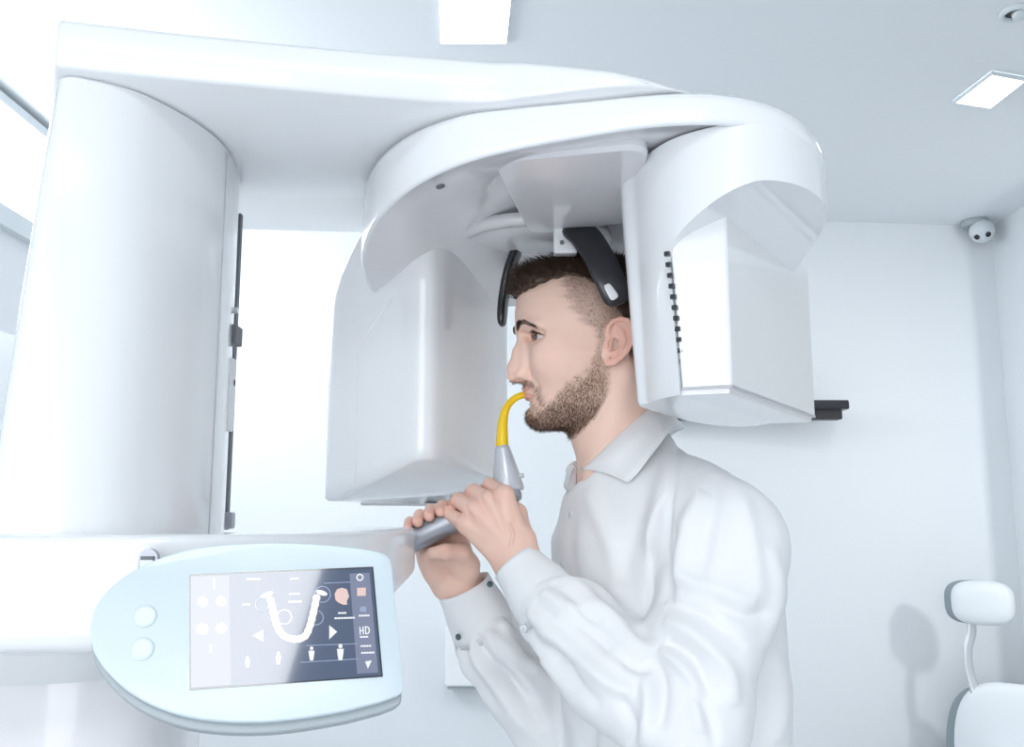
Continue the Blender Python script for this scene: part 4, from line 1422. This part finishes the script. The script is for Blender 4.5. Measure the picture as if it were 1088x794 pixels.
for sgn in (1, -1):
    m = 130
    y = RNG.uniform(-12.5, 12.5, m)
    up_ = EYE[2] + 5.3 - (y / 14.5) ** 2 * 4.4
    fx = EYE[0] + np.sqrt(np.maximum(13.3 ** 2 - y ** 2 - (up_ - EYE[2]) ** 2, 4))
    roots = np.stack([fx - .3, (31 + y) * sgn, up_ + .2], 1)
    dv = np.stack([np.full(m, .85), sgn * y * .045, RNG.uniform(-.1, .35, m)], 1); dv /= np.linalg.norm(dv, axis=1, keepdims=True)
    sv, sq = strands(roots, dv, RNG.uniform(5, 8, m), .25, bend=np.tile(np.array((0, 0, .7)), (m, 1)), K=4)
    mesh_np('eyelash', h2w(sv), sq, man, [M_hair])
# ------------------------------------------------------------------ shirt
LAT = RNG.uniform(-1, 1, (32, 32, 32))
def vnoise(P, s, off=0.0):
    q = P * s + off
    i = np.floor(q).astype(int); t = q - i; t = t * t * (3 - 2 * t)
    r = 0
    for a in (0, 1):
        for b in (0, 1):
            for c in (0, 1):
                w_ = (t[:, 0] if a else 1 - t[:, 0]) * (t[:, 1] if b else 1 - t[:, 1]) * (t[:, 2] if c else 1 - t[:, 2])
                r = r + w_ * LAT[(i[:, 0] + a) % 32, (i[:, 1] + b) % 32, (i[:, 2] + c) % 32]
    return r
YT = math.radians(18); cT, sT = math.cos(YT), math.sin(YT)
SH_N = np.array((.256, 1.150, 1.428)); SH_F = np.array((.180, 1.555, 1.432))
EL_N = at(730, 775, 1.115); CE_N = at(571, 631, 1.213); CU_N = at(602, 661, 1.196); MID_N = (EL_N + CU_N) / 2 + np.array((0, 0, -.006))
EL_F = at(632, 835, 1.46); CE_F = at(506, 650, 1.336); CU_F = at(526, 687, 1.349); MID_F = (EL_F + CU_F) / 2
def shirt_sdf(P):
    x, y, z = P
    a = itp(z, [.8, 1.0, 1.2, 1.33, 1.42, 1.50, 1.57], [.138, .138, .150, .150, .128, .086, .060])
    b = itp(z, [.8, 1.0, 1.2, 1.33, 1.42, 1.50, 1.57], [.175, .175, .195, .205, .180, .104, .064])
    cx = itp(z, [.8, 1.2, 1.36, 1.44, 1.50, 1.57], [.226, .216, .206, .186, .166, .155])
    cy = itp(z, [.8, 1.3, 1.42, 1.50, 1.57], [1.37, 1.365, 1.345, 1.325, 1.315])
    X = (x - cx) * -cT + (y - cy) * -sT
    Yl = (x - cx) * sT + (y - cy) * -cT
    d = (np.sqrt((X / a) ** 2 + (Yl / b) ** 2) - 1) * np.minimum(a, b)
    d = smin(d, rcone(P, (.175, 1.29, 1.517), SH_N, .048, .072), .03)
    d = smin(d, rcone(P, (.165, 1.42, 1.517), SH_F, .048, .072), .03)
    d = smax(d, z - (1.493 + (x - .085) * .78), .006)
    armn = rcone(P, SH_N + (.004, -.002, -.02), SH_N * .45 + EL_N * .55, .0725, .0690)
    armn = smin(armn, rcone(P, SH_N * .45 + EL_N * .55, EL_N, .0690, .0670), .01)
    fore = chain(P, [EL_N, MID_N, CU_N, CE_N], [.0640, .0610, .0530, .0360], .012)
    armn = smin(armn, fore, .016)
    d = smin(d, armn, .011)
    armf = rcone(P, SH_F, EL_F, .074, .064)
    armf = smin(armf, chain(P, [EL_F, MID_F, CU_F, CE_F], [.062, .056, .0500, .0360], .012), .016)
    d = smin(d, armf, .011)
    return d
st = .0034
slo = (-.10, 1.015, .84)
Pg = grid(slo, (.44, 1.68, 1.60), st)
sV, sQ = surface_nets(shirt_sdf(Pg), slo, st)
sV = relax(sV, sQ, 4, .5)
sN = v_normals(sV, sQ)
# project to the frame to lay the folds where the cloth creases
def topx(V):
    d = V - CAMP
    yc = d[:, 1] * CP + d[:, 2] * SP
    zc = -d[:, 1] * SP + d[:, 2] * CP
    return np.stack([544 + FPX * d[:, 0] / yc, 397 - FPX * zc / yc], 1)
spx = topx(sV)
# which limb a point of cloth belongs to
sP = [sV[:, i] for i in range(3)]
dn_ = np.minimum(rcone(sP, SH_N, EL_N, .07, .066), chain(sP, [EL_N, MID_N, CU_N], [.064, .061, .044], .01))
df_ = np.minimum(rcone(sP, SH_F, EL_F, .074, .064), chain(sP, [EL_F, MID_F, CU_F], [.062, .056, .044], .01))
on_near = (dn_ < .012) & (sN[:, 1] < .35)
on_far = (df_ < .012) & (sN[:, 1] < .35) & ~on_near
on_torso = ~on_near & ~on_far & (sN[:, 1] < .35)
def foldline(px, mask, amp, wid):
    """a soft ridge (amp > 0) or crease (amp < 0) of the cloth along a curve"""
    C = np.array(catmull([np.array(p, float) for p in px], 8))
    m = np.where(mask)[0]
    q = spx[m]
    dmin = np.full(len(m), 1e9); tt = np.zeros(len(m))
    for i in range(len(C) - 1):
        a, b = C[i], C[i + 1]; ba = b - a
        t = np.clip(((q - a) @ ba) / max(ba @ ba, 1e-9), 0, 1)
        dd = np.linalg.norm(q - a - t[:, None] * ba, axis=1)
        u = dd < dmin
        dmin[u] = dd[u]; tt[u] = ((i + t) / (len(C) - 1))[u]
    env = np.sin(np.clip(tt, 0, 1) * math.pi) ** .5
    r = np.zeros(len(sV))
    r[m] = amp * env * np.exp(-(dmin / wid) ** 2)
    return r
D = np.zeros(len(sV))
N_, F_, T_ = on_near, on_far, on_torso
for px, m, a, w_ in [
    ([(602, 640), (640, 652), (678, 684), (700, 690)], N_, .007, 7), ([(596, 652), (632, 676), (665, 706), (690, 712)], N_, -.006, 6),
    ([(584, 668), (618, 700), (652, 728), (676, 734)], N_, .007, 8), ([(578, 684), (606, 718), (640, 750)], N_, -.005, 6),
    ([(575, 700), (600, 740), (624, 786)], N_, .006, 8), ([(600, 625), (622, 650), (640, 660)], N_, -.004, 5),
    ([(700, 690), (722, 704), (738, 735), (742, 780)], N_, .008, 7), ([(706, 682), (738, 702), (758, 745)], N_, -.007, 6), ([(692, 700), (704, 730), (700, 775)], N_, -.008, 7),
    ([(704, 660), (735, 672), (770, 710), (778, 750)], N_, .007, 8), ([(706, 640), (748, 655), (790, 690)], N_, -.005, 7), ([(684, 716), (690, 750), (684, 794)], N_, .007, 8),
    ([(715, 610), (752, 625), (805, 640)], N_, .005, 9), ([(745, 520), (728, 570), (716, 620)], N_, .006, 9), ([(762, 505), (752, 570), (742, 620)], N_, -.004, 9),
    ([(722, 560), (712, 600), (708, 640)], N_, -.005, 6), ([(785, 515), (800, 580), (810, 640)], N_, .004, 10), ([(820, 580), (828, 630), (815, 690)], N_, .005, 8), ([(660, 740), (672, 770), (668, 794)], N_, -.006, 6),
    ([(560, 680), (590, 705), (612, 712)], N_, -.004, 5), ([(648, 690), (668, 716), (680, 722)], N_, .005, 5),
    ([(760, 640), (790, 655), (822, 650)], N_, -.005, 6), ([(725, 715), (752, 760), (760, 792)], N_, -.005, 6),
    ([(520, 668), (550, 700), (575, 712)], F_, .006, 6), ([(505, 680), (535, 715), (570, 750)], F_, -.006, 6), ([(498, 690), (530, 735), (570, 785)], F_, .005, 7), ([(540, 668), (565, 690), (585, 700)], F_, -.006, 6),
    ([(530, 700), (556, 745), (580, 775)], F_, -.004, 5),
    ([(620, 520), (640, 560), (660, 625)], T_, .004, 10), ([(690, 520), (670, 580), (655, 630)], T_, -.004, 11), ([(712, 480), (700, 540), (690, 600), (686, 660)], T_, .004, 10), ([(608, 540), (604, 590), (612, 618)], T_, -.003, 7),
    ([(735, 478), (775, 492), (800, 505)], T_ | N_, -.002, 3), ([(722, 468), (715, 520), (708, 580), (703, 640)], T_ | N_, -.003, 3.0), ([(595, 730), (612, 770), (615, 800)], T_, .005, 8), ([(640, 750), (628, 780), (630, 800)], T_, -.005, 7), ([(820, 690), (832, 740), (822, 790)], T_, .006, 8)]:
    D += foldline(px, m, a, w_)
sl = np.minimum(dn_, df_) < .015
D += vnoise(sV, 16, 3.3) * np.where(sl, .0034, .0024) + vnoise(sV, 34, 9.1) * np.where(sl, .0016, .0009)
# gathers running along the forearms
for A_, B_, mk in ((CU_N, EL_N, on_near), (CU_F, EL_F, on_far)):
    ax_ = (B_ - A_) / np.linalg.norm(B_ - A_); rel = sV - A_; t = rel @ ax_
    e1 = np.cross(ax_, (0, 1, 0)); e1 /= np.linalg.norm(e1); e2 = np.cross(ax_, e1)
    an = np.arctan2(rel @ e1, rel @ e2)
    D += np.where(mk, .0028 * np.sin(an * 9 + vnoise(sV, 18, 1.0) * 2.0) * np.exp(-(np.maximum(t, 0) / .055) ** 2), 0)
sV2 = sV + sN * (1.45 * D)[:, None]
sV2 = relax(sV2, sQ, 2, .4)
shirt = mesh_np('shirt', sV2, sQ, man, [M_shirt])
shN = v_normals(sV2, sQ); shpx = topx(sV2)

# ---- cuffs
def cuff(A, B, ra, rb, flat, name='cuff', n=56, sq=(1, 1)):
    A = Vector(A); B = Vector(B); ax = (B - A).normalized()
    e1 = ax.cross(Vector((0, 1, 0))).normalized(); e2 = e1.cross(ax).normalized()
    bm = bmesh.new(); rings = []
    L_ = (B - A).length
    prof = [(.985, rb * .95), (1.0, rb), (.8, rb * .6 + ra * .4 + .002), (.5, (ra + rb) / 2 + .001), (.25, ra * .8 + rb * .2), (.06, ra + .0003), (0, ra), (-.006, ra - .0012), (0, ra - .0026), (.3, ra - .001), (.6, (ra + rb) / 2 - .004)]
    for t, r in prof:
        rings.append([A + ax * (t * L_) + e1 * (r * math.cos(2 * math.pi * k / n) * (1 + .012 * math.sin(5 * 2 * math.pi * k / n + t * 3))) + e2 * (r * flat * math.sin(2 * math.pi * k / n)) for k in range(n)])
    add_loft(bm, rings, False, False)
    return obj_bm(name, bm, M_shirt, man, smooth=True)
cn = cuff(at(547.5, 598, 1.226), at(590, 652, 1.202), .0325, .0480, .88)
cf = cuff(at(492.5, 622.5, 1.327), at(516, 672, 1.345), .0385, .0465, .86)
# ---- collar: a folded strip round the neck
top_ = [(618, 499, 1.285), (634, 484, 1.262), (655, 463, 1.252), (674, 444, 1.262), (687, 432, 1.285), (694, 427, 1.335), (684, 436, 1.395), (655, 462, 1.428), (628, 484, 1.412), (609, 492, 1.365), (611, 497, 1.318)]
bot_ = [(667, 513, 1.206), (676, 504, 1.200), (688, 488, 1.196), (700, 472, 1.204), (710, 460, 1.230), (724, 455, 1.330), (712, 462, 1.430), (680, 486, 1.490), (640, 505, 1.480), (604, 512, 1.400), (604, 523, 1.318)]
Tt = np.array(catmull([at(*p) for p in top_], 8)); Bt = np.array(catmull([at(*p) for p in bot_], 8))
nc = len(Tt); rows = 9
Vc = []
ctr_c = np.array((.155, 1.345, 1.54))
for j in range(rows):
    t = j / (rows - 1)
    for i in range(nc):
        p = Tt[i] * (1 - t) + Bt[i] * t
        o_ = p - ctr_c; o_[2] = 0; o_ /= np.linalg.norm(o_)
        p = p + o_ * (.007 * min(1.0, (nc - 1 - i) / 14.0) * min(1.0, .35 + i / 8.0) * math.sin(min(1.0, t * 1.6) * math.pi * .9) ** 1.0 + .0015) + np.array((0, 0, .004 * math.sin(t * math.pi)))
        Vc.append(p)
Fc = [(j * nc + i, j * nc + i + 1, (j + 1) * nc + i + 1, (j + 1) * nc + i) for j in range(rows - 1) for i in range(nc - 1)]
# the stand inside the fold
i0 = len(Vc)
for j in range(4):
    t = j / 3
    for i in range(nc):
        p = Tt[i].copy(); o_ = p - ctr_c; o_[2] = 0; o_ /= np.linalg.norm(o_)
        Vc.append(p - o_ * .001 * j * min(1.0, (nc - 1 - i) / 14.0) + np.array((0, 0, -.036 * t)))
Fc += [(i0 + j * nc + i, i0 + j * nc + i + 1, i0 + (j + 1) * nc + i + 1, i0 + (j + 1) * nc + i) for j in range(3) for i in range(nc - 1)]
Fc.append([j * nc + nc - 1 for j in range(rows)] + [i0 + j * nc + nc - 1 for j in (3, 2, 1)])
col_o = mesh_np('collar', Vc, Fc, man, [M_shirt])
sd_ = col_o.modifiers.new('thick', 'SOLIDIFY'); sd_.thickness = .0022; sd_.offset = 0
# ---- buttons
def surf_at(u, v, msk=None):
    dd = np.hypot(shpx[:, 0] - u, shpx[:, 1] - v)
    c = np.where(dd < 4)[0]
    if len(c) == 0: c = np.array([np.argmin(dd)])
    i = c[np.argmin(sV2[c, 1])]
    return sV2[i], shN[i]
def button(p, nrm, r, m, name):
    nrm = Vector(nrm).normalized(); p = Vector(p)
    bm = bmesh.new()
    add_tube(bm, [p - nrm * .001, p + nrm * .0012, p + nrm * .002, p + nrm * .0016], [r, r, r * .85, r * .6], 20)
    return obj_bm(name, bm, m, man, smooth=True)
for u, v in ((603, 548), (594, 600)):
    p, nr = surf_at(u, v); button(p, nr, .0052, M_button, 'button')
vd = (CAMP - at(560, 668, 1.15)); vd = vd / np.linalg.norm(vd)
button(at(556, 668, 1.163), vd + (-.2, 0, -.3), .005, M_button, 'button')
button(at(520.5, 621, 1.296), (CAMP - at(520, 621, 1.3)) + (.2, 0, .2), .0042, M_link, 'cuff_link')
button(at(487, 677, 1.305), (CAMP - at(487, 677, 1.3)) + (-1.2, 0, -.3), .0042, M_link, 'cuff_link')

# ------------------------------------------------------------------ trousers and shoes (below the frame)
def trouser_sdf(P):
    d = ell(P, (.232, 1.37, .90), (.145, .185, .16))
    for s in (-1, 1):
        hip = np.array((.23, 1.37 + s * .085, .84)); kn_ = np.array((.215, 1.37 + s * .10, .48)); an_ = np.array((.245, 1.37 + s * .11, .075))
        d = smin(d, chain(P, [tuple(hip), tuple(kn_), tuple(an_)], [.095, .072, .062], .02), .03)
    d = smax(d, P[2] - .925, .01)
    return d
tl_ = (.03, 1.12, .0); tV, tQ = surface_nets(trouser_sdf(grid(tl_, (.42, 1.62, 1.0), .010)), tl_, .010)
mesh_np('trousers', relax(tV, tQ, 2, .5), tQ, man, [M_trouser])
for s in (-1, 1):
    Ps = grid((-.02, 1.37 + s * .115 - .08, -.01), (.36, 1.37 + s * .115 + .08, .16), .006)
    d = smin(rcone(Ps, (.09, 1.37 + s * .125, .035), (.26, 1.37 + s * .115, .045), .040, .042), rcone(Ps, (.25, 1.37 + s * .11, .06), (.25, 1.37 + s * .11, .11), .045, .048), .03)
    d = smax(d, .001 - Ps[2], .004)
    xV, xQ = surface_nets(d, (-.02, 1.37 + s * .115 - .08, -.01), .006)
    mesh_np('shoe', relax(xV, xQ, 2, .5), xQ, man, [M_shoe])
# ================================================================== LIGHT
w = bpy.data.worlds.new('daylight'); scene.world = w; w.use_nodes = True
bg = w.node_tree.nodes['Background']; bg.inputs['Color'].default_value = (.93, .97, 1, 1); bg.inputs['Strength'].default_value = 0.66


def area(name, loc, target, sx, sy, power, col=(1, 1, 1), spread=None):
    l = bpy.data.lights.new(name, 'AREA'); l.shape = 'RECTANGLE'; l.size = sx; l.size_y = sy; l.energy = power; l.color = col
    if spread: l.spread = spread
    o = bpy.data.objects.new(name, l); COL.objects.link(o); o.location = loc
    d = Vector(target) - Vector(loc)
    o.rotation_euler = d.to_track_quat('-Z', 'Y').to_euler()
    return o


area('daylight_from_left_window', (XL + .06, 2.9, 2.2), (0.6, 2.9, 1.2), 1.6, .9, 30, (.95, .98, 1))
area('chair_shadow_lamp', (2.60, 2.70, 1.84), (1.98, 4.04, 1.08), .12, .12, 9, (.97, .99, 1))  # small lamp placed outside the added opening to cast the headrest shadow
area('ceiling_lamp_light', (c1[0], c1[1], CEIL - .03), (c1[0], c1[1], 0), .35, .25, 5)
area('added_front_fill', (-.9, -2.2, 1.45), (.1, 1.6, 1.5), 2.6, 1.8, 48, (.97, .985, 1))  # soft fill added behind the camera to brighten face and undersides
area('ceiling_lamp_light', (-.1, 2.3, CEIL - .03), (-.1, 2.3, 0), .2, .6, 6)

scene.view_settings.view_transform = 'Standard'
scene.view_settings.look = 'None'
scene.view_settings.gamma = 1
scene.view_settings.exposure = -0.07
scene.view_settings.use_curve_mapping = False
scene.cycles.use_denoising = True
scene.cycles.max_bounces = 8
scene.cycles.caustics_reflective = False
scene.cycles.caustics_refractive = False
